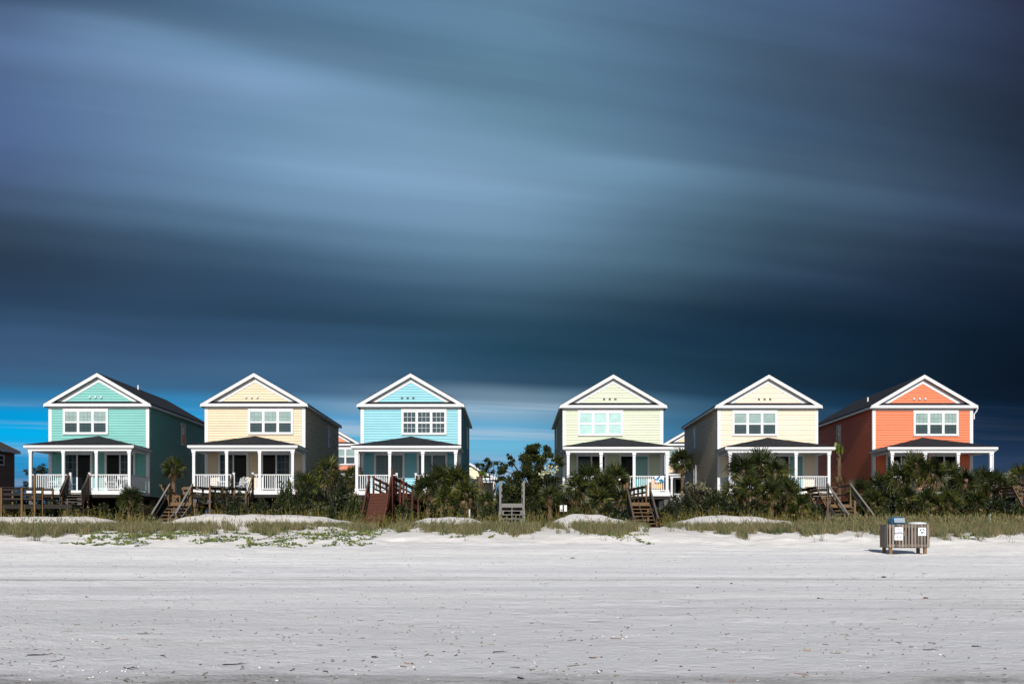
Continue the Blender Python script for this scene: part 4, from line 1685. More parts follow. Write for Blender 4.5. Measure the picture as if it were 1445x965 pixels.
BS = [
    # px, hw, top, Y, kind, label
    (20, 34, 706, 60.5, 'd', 'dark shrub under the far left end of the boardwalk'),
    (75, 34, 708, 60.3, 'd', 'dark shrub behind the boardwalk below the mint house porch'),
    (118, 22, 716, 54.6, 'o', 'low olive shrub in front of the steps of the mint house'),
    (150, 24, 714, 55.5, 'd', 'low dark shrub under the right half of the mint house porch'),
    (186, 22, 700, 54.5, 'g', 'rounded green shrub right of the mint house deck'),
    (205, 18, 710, 53.5, 'o', 'olive shrub just left of the peach house beach stairs'),
    (310, 24, 687, 56, 'o', 'brownish shrub in front of the peach house boardwalk'),
    (340, 22, 698, 54.8, 'd', 'dark shrub below the peach house steps'),
    (372, 26, 703, 54.2, 'd', 'low dark shrub below the right half of the peach house porch'),
    (402, 20, 678, 55.5, 'g', 'upright green shrub with yellow stalks at the right corner of the peach house'),
    (432, 26, 688, 54.6, 'd', 'dark shrub behind the grey sand post'),
    (478, 32, 676, 56, 'd', 'large dark shrub in the gap left of the light blue house'),
    (500, 20, 690, 54.3, 'g', 'green shrub just left of the red-brown stairs'),
    (452, 24, 704, 53.4, 'g', 'low green shrub right of the grey sand post'),
    (575, 22, 708, 54.2, 'd', 'dark shrub right of the red-brown stairs'),
    (640, 36, 706, 53.6, 'd', 'low dark shrub beneath the palms of the light blue house'),
    (688, 18, 700, 54.5, 'd', 'dark shrub immediately left of the silver-grey stairs'),
    (690, 18, 712, 52.8, 'g', 'low green shrub at the foot of the silver-grey stairs, on their left'),
    (754, 20, 706, 54, 'd', 'dark shrub immediately right of the silver-grey stairs'),
    (800, 22, 688, 56, 'd', 'dark shrub behind the white marker board'),
    (812, 26, 711, 53, 'g', 'low green shrub behind the dune right of the white marker board'),
    (862, 28, 710, 53.2, 'd', 'low dark shrub beneath the palms of the yellow-green house'),
    (946, 20, 712, 53.2, 'd', 'low dark shrub right of the tan open-tread stairs'),
    (985, 36, 677, 56, 'o', 'wide shrub with pale sprays below the side wall of the cream house'),
    (1012, 30, 694, 54.5, 'd', 'dark shrub left of the large palm clump'),
    (965, 26, 700, 54.2, 'd', 'dark shrub in front of the far peach house'),
    (1060, 36, 706, 53.5, 'd', 'low dark shrub beneath the large palm clump'),
    (1118, 24, 690, 55, 'd', 'dark shrub between the large palm clump and the cream house stairs'),
    (1140, 20, 702, 53.8, 'd', 'low dark shrub under the leaning bench of the cream house stairs'),
    (1222, 22, 700, 56.5, 'd', 'dark shrub behind the right handrail of the cream house stairs'),
    (1262, 34, 700, 54.8, 'd', 'dark shrub behind the bin enclosure'),
    (1310, 32, 698, 55, 'd', 'dark shrub under the palms in front of the coral house'),
    (1362, 30, 698, 55, 'd', 'dark shrub under the palms at the right end of the coral porch'),
    (1410, 28, 690, 56, 'd', 'dark shrub left of the stairs at the right edge'),
    (1440, 24, 715, 53.5, 'd', 'low dark shrub under the stairs at the right edge'),
    (1240, 24, 716, 53.2, 'g', 'low green shrub left of the bin enclosure'),
    (-14, 30, 700, 60, 'd', 'dark shrub at the very left edge below the brown house'),
    (618, 24, 694, 55.6, 'd', 'dark shrub behind the left palms of the light blue house'),
    (648, 24, 688, 56, 'd', 'dark shrub behind the right palms of the light blue house'),
    (830, 26, 690, 56.6, 'd', 'dark shrub behind the left palms of the yellow-green house'),
    (866, 22, 692, 56.4, 'd', 'dark shrub behind the right palms of the yellow-green house'),
    (1050, 26, 676, 57, 'd', 'dark shrub at the heart of the large palm clump, left half'),
    (1086, 26, 676, 57, 'd', 'dark shrub at the heart of the large palm clump, right half'),
    (1272, 28, 690, 58, 'd', 'dark shrub below the left end of the coral porch'),
    (1306, 28, 690, 58, 'd', 'dark shrub below the middle of the coral porch'),
    (1344, 28, 692, 58, 'd', 'dark shrub below the third column of the coral porch'),
    (1382, 26, 694, 58, 'd', 'dark shrub below the last column of the coral porch'),
    (1412, 24, 700, 54.5, 'd', 'low dark shrub right of the white standpipe'),
    (235, 26, 706, 72, 'd', 'dark shrub behind the single palm of the mint house'),
    (-10, 40, 688, 84, 'd', 'shrub thicket below the brown house at the far left'),
    (60, 44, 688, 82, 'd', 'shrub thicket seen under the left part of the mint house'),
    (125, 44, 690, 82, 'd', 'shrub thicket seen under the middle of the mint house'),
    (190, 44, 690, 82, 'd', 'shrub thicket seen under the right part of the mint house'),
    (680, 40, 700, 84, 'd', 'shrub thicket at the foot of the small yellow cottage'),
    (740, 44, 690, 80, 'd', 'shrub thicket far behind the silver-grey stairs'),
    (660, 30, 700, 66, 'd', 'dark shrub against the right side wall of the light blue house'),
    (722, 36, 675, 63, 'd', 'broad dark shrub filling the view between the two posts of the silver-grey stairs'),
    (764, 34, 684, 62, 'd', 'dark shrub behind the trunk of the tall windblown tree'),
    (712, 26, 694, 66, 'd', 'dark shrub well behind the silver-grey stairs'),
    (955, 30, 700, 68, 'd', 'dark shrub in the gap right of the yellow-green house'),
]
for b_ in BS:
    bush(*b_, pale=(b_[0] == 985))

PG = 'fan palms in front of the houses'
PS = [
    (245, 660, 61, .72, 'single fan palm against the dark side wall of the mint house'),
    (183, 706, 54.0, .72, 'low fan palm at the right end of the mint house deck'),
    (463, 668, 58, 1.0, 'fan palm rising behind the large dark shrub left of the light blue house'),
    (497, 672, 62, .7, 'slender fan palm close to the left column of the light blue porch'),
    (432, 688, 55.2, .85, 'fan palm behind the grey sand post'),
    (604, 692, 54.4, .85, 'leftmost fan palm of the clump before the light blue house'),
    (622, 681, 55.2, 1.0, 'second fan palm from the left in the clump before the light blue house'),
    (645, 682, 55.0, 1.0, 'third fan palm from the left in the clump before the light blue house'),
    (658, 697, 54.0, .85, 'rightmost fan palm of the clump before the light blue house'),
    (630, 706, 53.6, .75, 'lowest fan palm of the clump before the light blue house'),
    (686, 708, 53.6, .62, 'small fan palm left of the silver-grey stairs'),
    (748, 640, 58.5, .60, 'fan palm tuft growing out of the top left of the windblown tree'),
    (776, 700, 54.2, .62, 'spiky fan palm with brown skirt at the left foot of the marker board'),
    (814, 690, 55.2, .90, 'leftmost fan palm before the yellow-green house'),
    (832, 679, 56, .95, 'taller fan palm before the left door of the yellow-green house'),
    (852, 690, 55, .95, 'fan palm in the middle of the clump before the yellow-green house'),
    (868, 678, 56.3, .90, 'fan palm at the right end of the clump, beside the tan stairs'),
    (845, 706, 53.8, .75, 'low fan palm behind the dune before the yellow-green house'),
    (875, 705, 54, .70, 'low fan palm touching the tan open-tread stairs'),
    (963, 651, 72, .95, 'single fan palm with a dark trunk between the yellow-green and cream houses'),
    (1048, 660, 55.6, 1.0, 'upper left fan palm of the large clump before the cream house'),
    (1072, 655, 56.2, 1.1, 'tallest fan palm of the large clump before the cream house'),
    (1094, 664, 55.4, 1.0, 'upper right fan palm of the large clump before the cream house'),
    (1058, 688, 54.4, .95, 'lower left fan palm of the large clump before the cream house'),
    (1086, 694, 54.2, .95, 'lower middle fan palm of the large clump before the cream house'),
    (1110, 690, 54.6, .85, 'lower right fan palm of the large clump before the cream house'),
    (1030, 694, 55, .75, 'outlying small fan palm at the left of the large clump'),
    (1130, 710, 53.6, .70, 'small fan palm left of the cream house stairs'),
    (1214, 688, 58, .90, 'fan palm right behind the cream house stairs'),
    (1233, 700, 55.4, .80, 'bright low fan palm right of the cream house stairs'),
    (1243, 680, 59, 1.0, 'fan palm below the left corner column of the coral porch'),
    (1268, 668, 57, 1.05, 'fan palm before the left column of the coral porch'),
    (1292, 654, 57, 1.05, 'tallest fan palm before the coral porch'),
    (1316, 660, 56.6, 1.0, 'fan palm before the middle of the coral porch'),
    (1342, 667, 57, .95, 'fan palm before the third column of the coral porch'),
    (1362, 674, 56, .95, 'fan palm between the third and last columns of the coral porch'),
    (1385, 672, 57.2, .95, 'fan palm before the last column of the coral porch'),
    (1406, 676, 56.6, .90, 'fan palm just right of the coral porch'),
    (1278, 694, 55, .85, 'low fan palm above the domed bin'),
    (1308, 698, 54.8, .85, 'low fan palm above the flat white bin lid'),
    (1338, 700, 54.8, .85, 'low fan palm right of the bin enclosure'),
    (1376, 700, 55, .80, 'low fan palm under the right end of the coral porch'),
    (1440, 668, 60, .95, 'fan palm behind the stairs at the right edge'),
]
for q in PS:
    if q[0] > 1200:
        q = (q[0], q[1] + 7, q[2], q[3] * .92, q[4])
    elif q[2] < 58:
        q = (q[0], q[1] - 2 if q[0] < 1000 else q[1] + 2, q[2], q[3] * (1.0 if q[0] < 1000 else .92), q[4])
    palm(*q, group=PG, crown=CROWNT if q[0] == 748 else None, skirt=q[0] != 748)
# tuft palm with a shaggy trunk before the coral side wall
pt = palm(1184, 645, 61, 1.0, 'bright yellow-green upright palm tuft on a shaggy trunk before the coral side wall', None, CROWNY, False, .85)
for ch in pt.children:
    if ch.name.startswith('crown'):
        ch.scale = (.62, .62, 1.35)
part('dead_fronds', SKIRTS[0], pt, (0, 0, (P(1184, 664, 61).z - gh(pt.location.x, 61))), (.62, .62, .95))
# dead shaggy stub near the cottage
ds = empty('palm_stump', P(677, 730, 58), 'shaggy brown palm stump with a green tuft in front of the small yellow cottage', 'palm')
ds.location.z = gh(ds.location.x, 58) - .05
hs = P(677, 672, 58).z - ds.location.z
part('trunk', TRUNKS[0], ds, (0, 0, 0), (1.5, 1.5, hs))
part('dead_fronds', SKIRTS[1], ds, (0, 0, hs), (.4, .4, 1.1))
part('crown', CROWNY, ds, (.15, 0, hs - .1), (.5, .5, .6))

# yellow stalks by the peach house, tall weeds behind the dunes
def weeds():
    rnd = random.Random(77)
    mb = MB()
    for i in range(2600):
        px = rnd.uniform(-20, 1465)
        Y = rnd.uniform(49.5, 53.2)
        X = (px - CX) * Y / F
        # keep the stair feet clear
        if any(a < px < b for a, b in ((889, 932), (706, 740), (228, 262))) and Y < 53:
            continue
        if mn.noise(Vector((px * .02, 4, 0))) < -.25:
            continue
        g_ = gh(X, Y)
        h = rnd.uniform(.35, 1.0) * (1.0 if rnd.random() < .8 else 1.4)
        lean = Vector((rnd.gauss(0, .18), rnd.gauss(0, .18), 1)) * h
        p = Vector((X, Y, g_ - .05))
        w = Vector((.012, 0, 0))
        e = p + lean
        b = mb.add([p - w, p + w, p + lean * .6 + w * .8, p + lean * .6 - w * .8, e])
        mb.f += [(b, b + 1, b + 2, b + 3), (b + 3, b + 2, b + 4)]
        for j in range(rnd.randrange(2, 6)):
            q = p + lean * rnd.uniform(.25, 1)
            d = Vector((rnd.gauss(0, 1), rnd.gauss(0, 1), rnd.gauss(.4, .5))).normalized() * rnd.uniform(.08, .2)
            s_ = d.cross(Vector((0, 1, .2))).normalized() * .018
            b = mb.add([q, q + d * .5 + s_, q + d, q + d * .5 - s_])
            mb.f.append((b, b + 1, b + 2, b + 3))
    o = mb.build('tall_weeds', M_RUSH)
    tag(o, 'tall olive and brown weeds growing behind the dune crests', 'weeds', kind='stuff')


weeds()


def grass():
    rnd = random.Random(99)
    mb = MB()
    # front edge of the belt (pixel row of the lowest blades' feet) along the picture
    front = [(-40, 757), (0, 756), (50, 758), (110, 755), (160, 751), (230, 752), (300, 750), (340, 745), (370, 754), (450, 745), (500, 750), (540, 744), (570, 748), (620, 752), (660, 755), (690, 748), (715, 757), (745, 757), (765, 744),
             (800, 748), (845, 755), (880, 757), (905, 746), (925, 741), (945, 745), (1000, 752), (1050, 757), (1090, 752), (1160, 756), (1200, 750), (1260, 757), (1330, 760), (1370, 757), (1395, 760), (1440, 756), (1480, 754)]
    holes = ((918, 934, 1), (548, 560, .75), (765, 772, .4), (700, 704, .4))
    n = 0
    tries = 0
    while n < 72000 and tries < 420000:
        tries += 1
        px = rnd.uniform(-60, 1500)
        Y = rnd.uniform(41.0, 48.6)
        if px > 1165:
            Y = rnd.uniform(41.0, 50)
        X = (px - CX) * Y / F
        g_ = gh(X, Y)
        py = HY - (g_ - CZ) * F / Y
        fr = interp(front, px) + 5 * mn.noise(Vector((px * .06, 2.2, 0)))
        if py > fr:
            # ragged fringe of sparse tufts
            if py > fr + 13 or mn.noise(Vector((X * 1.1, Y * 1.1, 5))) < .16 + (py - fr) * .016:
                continue
        dens = mn.noise(Vector((X * .55, Y * .8, 0))) * .55 + mn.noise(Vector((X * 2.1, Y * 2.1, 3))) * .8 + .14
        dens -= max(0, 1 - (fr - py) / 5.0) * .28
        top_ = min(741, sinterp(CREST, px) + 17) + 7 * mn.noise(Vector((px * .11, 8.2, 0)))
        dens += .25 - (max(0, top_ - py) * .20 if px < 1165 else 0)
        if px > 1165:
            dens -= .12
        if rnd.random() > max(.01, dens * 1.9 + .22):
            continue
        if any(a < px < b and rnd.random() < k for a, b, k in holes):
            continue
        n += 1
        h = rnd.uniform(.18, .50)
        if rnd.random() < .14:
            h *= rnd.uniform(1.3, 1.9)
        if px < 1165:       # keep the bare crests showing above the belt
            av = (py - min(sinterp(CREST, px) + 7.5, 734)) * Y / F
            h = min(h, max(.07, av * (rnd.uniform(.45, 1.1) if rnd.random() < .84 else rnd.uniform(1.1, 2.0))))
        elif px < 1500:
            h *= .85
        lx, ly = rnd.gauss(0, .27), rnd.gauss(0, .27)
        p = Vector((X, Y, g_ - .03))
        w = Vector((rnd.uniform(.004, .010), rnd.uniform(-.004, .004), 0))
        m_ = p + Vector((lx * .4, ly * .4, .6)) * h
        e = p + Vector((lx * 1.3, ly * 1.3, 1.0)) * h
        b = mb.add([p - w, p + w, m_ + w * .8, m_ - w * .8, e])
        mb.f += [(b, b + 1, b + 2, b + 3), (b + 3, b + 2, b + 4)]
        if h > .5:      # seed head
            d = Vector((lx, ly, .5)).normalized() * .12
            s_ = Vector((.016, 0, 0))
            b = mb.add([e - d * .6, e + s_, e + d, e - s_])
            mb.f.append((b, b + 1, b + 2, b + 3))
    o = mb.build('dune_grass', M_GRASS)
    tag(o, 'sparse green and brown grass along the foot of the dunes', 'grass', kind='stuff')


grass()


def vine():
    rnd = random.Random(123)
    mb = MB()

    def leaf(X, Y, s):
        g_ = gh(X, Y) + rnd.uniform(.01, .07)
        a = rnd.uniform(0, 6.283)
        n = Vector((rnd.gauss(0, .5), rnd.gauss(-.5, .5), 1)).normalized()
        u = n.cross(Vector((math.cos(a), math.sin(a), 0))).normalized()
        v = n.cross(u)
        c = Vector((X, Y, g_))
        b = mb.add([c + (u * math.cos(t) * s + v * math.sin(t) * s * .8) for t in (0, 1.05, 2.09, 3.14, 4.19, 5.24)])
        mb.f.append(tuple(range(b, b + 6)))
    runs = []
    for (x0, x1, y0, y1, n) in ((120, 230, 752, 770, 26), (190, 300, 752, 764, 20), (310, 420, 750, 772, 34), (420, 475, 748, 762, 14), (470, 520, 748, 770, 20), (520, 550, 744, 756, 6), (845, 900, 752, 760, 6), (1340, 1400, 758, 762, 3), (640, 700, 748, 758, 5)):
        for i in range(n):
            runs.append((rnd.uniform(x0, x1), rnd.uniform(y0, y1)))
    for (px, py) in runs:
        # find where this row meets the sand
        Y = 36.0
        while Y < 46 and HY - (gh((px - CX) * Y / F, Y) - CZ) * F / Y > py:
            Y += .1
        X = (px - CX) * Y / F
        a = rnd.choice((0, math.pi)) + rnd.gauss(0, .5)
        for j in range(rnd.randrange(8, 24)):
            a += rnd.gauss(0, .25)
            X += math.cos(a) * .07
            Y += math.sin(a) * .07
            for q in range(2):
                leaf(X + rnd.gauss(0, .05), Y + rnd.gauss(0, .05), rnd.uniform(.03, .06))
    o = mb.build('beach_vine', M_VINE)
    tag(o, 'green and yellowing creeping vine on the sand below the left dunes', 'vine', kind='stuff')


vine()


def debris():
    rnd = random.Random(321)
    tw, sh, pb = MB(), MB(), MB()

    def place():
        t = rnd.random()
        Y = 9.2 + 28 * t ** 1.5
        return rnd.uniform(-.56, .56) * Y, Y
    for i in range(1500):
        X, Y = place()
        if i < 260:
            Y = rnd.gauss(rnd.choice((22.4, 10.5, 13, 12, 11.5)), .9)
            X = rnd.uniform(-.56, .56) * Y
        if mn.noise(Vector((X * .7, Y * .9, 31))) < rnd.uniform(-.35, .15):
            continue
        g_ = gh(X, Y)
        a = rnd.gauss(0, .6)
        L = rnd.uniform(.012, .045) if rnd.random() < .88 else rnd.uniform(.05, .15)
        d = Vector((math.cos(a), math.sin(a) * 1.5, rnd.gauss(0, .05))) * L
        c = Vector((X, Y, g_ + .004))
        tw.bar(c - d / 2, c + d / 2 + Vector((0, 0, rnd.uniform(0, .01))), rnd.uniform(.004, .011), .007)
    cl = [(-4.3, 9.9), (-4.6, 9.8), (-4.0, 9.75), (-5.2, 12.2), (.35, 10.3), (.6, 9.7), (-1.3, 10.1), (3.9, 10.2), (-.6, 13.0), (2.6, 11.3), (4.9, 11.0), (1.6, 12.6)]
    for i in range(170):
        if i < 95:
            q_ = cl[rnd.randrange(len(cl))]
            X, Y = q_[0] + rnd.gauss(0, .28), q_[1] + rnd.gauss(0, .22)
        else:
            X, Y = place()
            Y = 9.2 + (Y - 9.2) * .4
            X = rnd.uniform(-.56, .56) * Y
        g_ = gh(X, Y)
        s_ = rnd.uniform(.007, .02)
        a = rnd.uniform(0, 6.28)
        c = Vector((X, Y, g_ + .003))
        u, v = Vector((math.cos(a), math.sin(a), .1)) * s_, Vector((-math.sin(a), math.cos(a), .1)) * s_ * .7
        b = sh.add([c + u, c + u * .4 + v, c - u * .6 + v * .8, c - u, c - u * .5 - v * .8, c + u * .5 - v * .8, c + Vector((0, 0, s_ * .6))])
        for q in range(6):
            sh.f.append((b + q, b + (q + 1) % 6, b + 6))
    for i in range(900):
        X, Y = place()
        if mn.noise(Vector((X * .5, Y * .8, 41))) < rnd.uniform(-.3, .25):
            continue
        g_ = gh(X, Y)
        s_ = rnd.uniform(.005, .016) * (1 + Y * .02)
        c = Vector((X, Y, g_))
        b = pb.add([c + Vector((s_ * rnd.uniform(.7, 1.3), 0, 0)), c + Vector((0, s_, 0)), c - Vector((s_ * rnd.uniform(.7, 1.3), 0, 0)), c - Vector((0, s_, 0)), c + Vector((0, 0, s_ * .8))])
        for q in range(4):
            pb.f.append((b + q, b + (q + 1) % 4, b + 4))
    tag(tw.build('reed_litter', leafmat('reed_bits', [(0, (.05, .045, .038)), (.4, (.13, .105, .08)), (.75, (.25, .20, .15)), (.95, (.26, .13, .08)), (1, (.35, .3, .24))], .9, 0, .1)), 'broken reeds and twigs strewn over the beach sand', 'litter', kind='stuff')
    tag(sh.build('shell_fragments', leafmat('shells', [(0, (.5, .48, .45)), (.8, (.85, .84, .82)), (1, (.75, .55, .42))], .6, 0, .3)), 'white broken shells strewn over the near sand', 'shells', kind='stuff')
    tag(pb.build('beach_pebbles', leafmat('pebbles', [(0, (.03, .026, .024)), (.7, (.09, .07, .055)), (1, (.22, .12, .08))], .9, 0, .2)), 'small dark pebbles and weed specks on the beach sand', 'pebbles', kind='stuff')


debris()


def ground_hit(px, py):
    Y = 8.5
    while Y < 48 and HY - (gh((px - CX) * Y / F, Y) - CZ) * F / Y > py:
        Y += .02
    X = (px - CX) * Y / F
    return Vector((X, Y, gh(X, Y)))


def clump(px, py, w, nm, m, label, cat, seed, flat=.55, grp=None):
    c = ground_hit(px, py)
    s_ = w * c.y / F / 2
    rnd = random.Random(seed)
    me = bpy.data.meshes.new(nm)
    import bmesh
    bm = bmesh.new()
    bmesh.ops.create_icosphere(bm, subdivisions=3, radius=1)
    for v in bm.verts:
        n = 1 + .35 * mn.fractal(v.co * 1.4 + Vector((seed, 0, 0)), 1, 2, 3)
        v.co = Vector((v.co.x * s_ * n, v.co.y * s_ * .8 * n, v.co.z * s_ * flat * n))
    bm.to_mesh(me)
    bm.free()
    me.materials.append(m)
    o = bpy.data.objects.new(nm, me)
    C.objects.link(o)
    o.location = c + Vector((0, 0, s_ * flat * .35))
    tag(o, label, cat, grp)


ROCK = paint('dark_stone', (.030, .027, .026), .8, .4, 8, (1, 1, 1), bump=.4)
ROCKB = paint('brown_clod', (.10, .055, .03), .9, .4, 8, (1, 1, 1), bump=.4)
clump(1247, 814.5, 7, 'stone', ROCK, 'flat dark stone on the sand below the bin enclosure', 'stone', 1, .4)
clump(1306, 844, 6.5, 'stone', ROCKB, 'brown lump on the sand, well to the right and below the bin enclosure', 'stone', 2, .5)
clump(1032, 823.5, 4, 'stone', ROCK, 'small dark stone on the sand below the cream house', 'stone', 3, .5)
clump(984, 829, 3.5, 'stone', ROCKB, 'small reddish-brown lump near the small dark stone', 'stone', 4, .6)
clump(808, 787.5, 6, 'stone', ROCK, 'dark flat lump high on the beach below the yellow-green house', 'stone', 5, .3)
clump(1445 - 290, 844, 5, 'stone', ROCK, 'dark pebble on the sand between the two brown lumps', 'stone', 6, .4)


def stick(px, py, Lpx, ang, label, r=.010, seed=1, m=None):
    r *= .6
    c = ground_hit(px, py)
    L = Lpx * c.y / F
    rnd = random.Random(seed)
    mb = MB()
    d = Vector((math.cos(R(ang)), math.sin(R(ang)), 0))
    pts = [Vector((0, 0, .008)) + d * L * (t - .5) + Vector((0, rnd.uniform(-.02, .02), rnd.uniform(0, .012))) for t in (0, .3, .6, 1)]
    mb.tube(pts, [r, r * 1.1, r * .9, r * .4], 6)
    q = pts[2]
    mb.tube([q, q + Vector((L * .12, L * .18, .02))], [r * .6, r * .25], 5)
    o = mb.build('driftwood_stick', m or W_DARK)
    o.location = c
    tag(o, label, 'stick', 'sticks lying on the beach')


stick(333, 938, 35, 28, 'longest thin stick lying near the bottom left of the beach', .008, 1)
stick(184, 944, 20, 8, 'short stick near the bottom left, between white shells', .009, 2)
stick(55, 925, 30, 12, 'forked clump of reed sticks near the left edge of the beach', .010, 3)
stick(413, 946, 9, 60, 'short steep stick right of the longest thin stick', .008, 4)
stick(230, 927, 14, -40, 'short angled stick above the two lowest left sticks', .009, 5)
stick(202, 895, 18, 4, 'reddish stick lying flat on the left half of the beach', .007, 6, W_RED)
stick(706, 920, 20, 6, 'thin dark stick just left of the centre of the beach', .007, 7)
stick(735, 958, 11, -30, 'thick brown stick fragment at the bottom centre of the beach', .012, 8)
stick(529, 928, 9, 5, 'dark thick twig on the lower left-centre sand', .011, 9)
stick(1314, 918, 22, -8, 'pale brown stick on the lower right sand', .007, 10)
stick(1378, 913, 12, -20, 'dark twisted twig at the lower right of the beach', .010, 11)
stick(837, 929, 12, 4, 'orange-brown twig on the lower sand right of centre', .009, 12, W_TAN)

# posts and small boards behind the dunes
k = MB()
c = P(438, 729, 52)
k.tube([(0, 0, -.3), (.01, 0, .9)], .06, 9)
o = k.build('sand_post', W_SILVER)
o.location = (c.x, c.y, gh(c.x, c.y))
tag(o, 'short grey wooden post standing before the shrubs between the peach and blue houses', 'post')
k = MB()
c = P(662.5, 729, 51.5)
k.tube([(0, 0, -.3), (.0, 0, 1.0)], .05, 9)
o = k.build('sand_post', paint('pale_post', (.42, .40, .36), .8, .1))
o.location = (c.x, c.y, gh(c.x, c.y))
tag(o, 'pale slender post standing before the palms of the light blue house', 'post')
c = P(795, 717, 52.3)
mk = empty('marker_board', (c.x, c.y, gh(c.x, c.y)), 'small blank white marker board on a dark post behind the dune', 'sign')
k = MB()
zc = c.z - mk.location.z
k.box(-.19, .19, -.015, .0, zc - .17, zc + .17)
k.build('board', WHITE, mk)
k = MB()
k.box(-.035, .035, -.06, -.018, -.2, zc + .26)
k.build('post', W_DARK, mk)
c = P(1382, 741, 52)
pp = MB()
pp.tube([(0, 0, -.1), (0, 0, .32), (.02, 0, .42)], [.05, .055, .03], 8)
pp.tube([(-.09, 0, .12), (.09, 0, .14)], .03, 6)
o = pp.build('standpipe', WHITE)
o.location = (P(1397, 745, 52).x, 52, CZ + (HY - 742) * 52 / F)
o.scale = (1.1, 1.1, 1.5)
tag(o, 'small white standpipe in the dark undergrowth right of the bin enclosure', 'standpipe')

# ------------------------------------------------------------------ sky
W_ = bpy.data.worlds.new('World')
S.world = W_
W_.use_nodes = True
nt = W_.node_tree
L = nt.links
bg = nt.nodes['Background']
SUN_EL, SUN_AZ = R(28), R(182)          # azimuth clockwise from +Y (the view direction)
sky = nt.nodes.new('ShaderNodeTexSky')
sky.sky_type = 'NISHITA'
sky.sun_disc = False
sky.sun_elevation = SUN_EL
sky.sun_rotation = SUN_AZ
sky.air_density = 1.0
sky.dust_density = .6
sky.ozone_density = 2.0

GX = [0, 181, 361, 542, 722, 903, 1084, 1264, 1445]
GRID = [
    (-120, [(52, 70, 108), (56, 80, 122), (70, 100, 145), (78, 112, 155), (84, 120, 158), (76, 110, 150), (70, 95, 138), (58, 72, 112), (40, 44, 70)]),
    (0, [(58, 78, 118), (66, 96, 140), (86, 122, 165), (95, 135, 175), (100, 140, 175), (84, 120, 158), (76, 104, 148), (64, 84, 125), (42, 48, 76)]),
    (60, [(92, 112, 165), (112, 142, 188), (88, 125, 165), (88, 128, 165), (98, 138, 174), (82, 116, 152), (68, 95, 128), (60, 80, 118), (40, 50, 80)]),
    (120, [(82, 105, 160), (105, 135, 185), (126, 156, 203), (108, 145, 185), (92, 135, 165), (82, 118, 155), (66, 92, 120), (50, 66, 92), (32, 42, 68)]),
    (180, [(84, 106, 165), (100, 130, 180), (108, 145, 188), (118, 155, 195), (105, 148, 180), (86, 122, 158), (68, 98, 135), (52, 74, 102), (30, 42, 66)]),
    (240, [(78, 98, 150), (98, 128, 178), (125, 160, 205), (132, 165, 208), (125, 162, 200), (100, 138, 172), (72, 100, 128), (60, 84, 112), (36, 50, 78)]),
    (300, [(58, 78, 110), (78, 105, 145), (92, 128, 168), (112, 148, 188), (115, 152, 190), (90, 128, 160), (68, 98, 125), (56, 80, 110), (40, 58, 90)]),
    (350, [(44, 62, 88), (52, 75, 108), (64, 95, 130), (82, 118, 155), (98, 138, 170), (74, 108, 135), (56, 84, 110), (42, 62, 88), (28, 45, 72)]),
    (400, [(40, 62, 95), (44, 72, 108), (48, 78, 115), (55, 90, 125), (72, 110, 142), (58, 88, 112), (36, 62, 90), (28, 48, 76), (18, 34, 60)]),
    (450, [(44, 72, 112), (42, 72, 110), (34, 66, 98), (34, 72, 102), (40, 78, 105), (24, 58, 85), (14, 46, 72), (6, 36, 60), (6, 26, 50)]),
    (490, [(56, 88, 135), (52, 84, 130), (50, 88, 132), (42, 84, 122), (26, 74, 100), (18, 58, 86), (10, 48, 76), (4, 34, 58), (3, 22, 42)]),
    (520, [(60, 98, 145), (58, 102, 148), (60, 104, 148), (46, 90, 128), (30, 76, 106), (28, 72, 98), (16, 52, 78), (6, 36, 60), (2, 18, 36)]),
    (548, [(40, 110, 165), (50, 110, 165), (55, 100, 145), (58, 98, 138), (45, 82, 112), (30, 70, 100), (14, 48, 72), (8, 36, 60), (4, 20, 40)]),
    (575, [(0, 145, 210), (5, 150, 215), (70, 140, 185), (140, 168, 195), (155, 180, 200), (75, 118, 148), (30, 70, 100), (20, 50, 80), (6, 28, 50)]),
    (600, [(0, 165, 232), (0, 165, 235), (40, 155, 215), (85, 160, 210), (95, 170, 215), (60, 115, 150), (35, 85, 120), (15, 45, 75), (8, 32, 58)]),
    (625, [(0, 172, 228), (5, 175, 230), (60, 170, 215), (100, 180, 218), (112, 188, 220), (80, 140, 180), (50, 105, 145), (20, 55, 90), (25, 45, 72)]),
    (655, [(45, 125, 185), (50, 130, 190), (80, 150, 200), (110, 165, 205), (110, 160, 200), (90, 140, 180), (60, 105, 145), (35, 70, 105), (42, 58, 86)]),
    (700, [(70, 115, 165), (70, 120, 170), (80, 130, 175), (95, 145, 185), (95, 145, 185), (80, 125, 165), (60, 95, 135), (40, 65, 95), (40, 55, 82)]),
    (760, [(80, 120, 165), (80, 125, 170), (85, 130, 175), (95, 140, 180), (95, 140, 180), (80, 120, 160), (60, 90, 130), (40, 60, 90), (38, 52, 78)]),
]


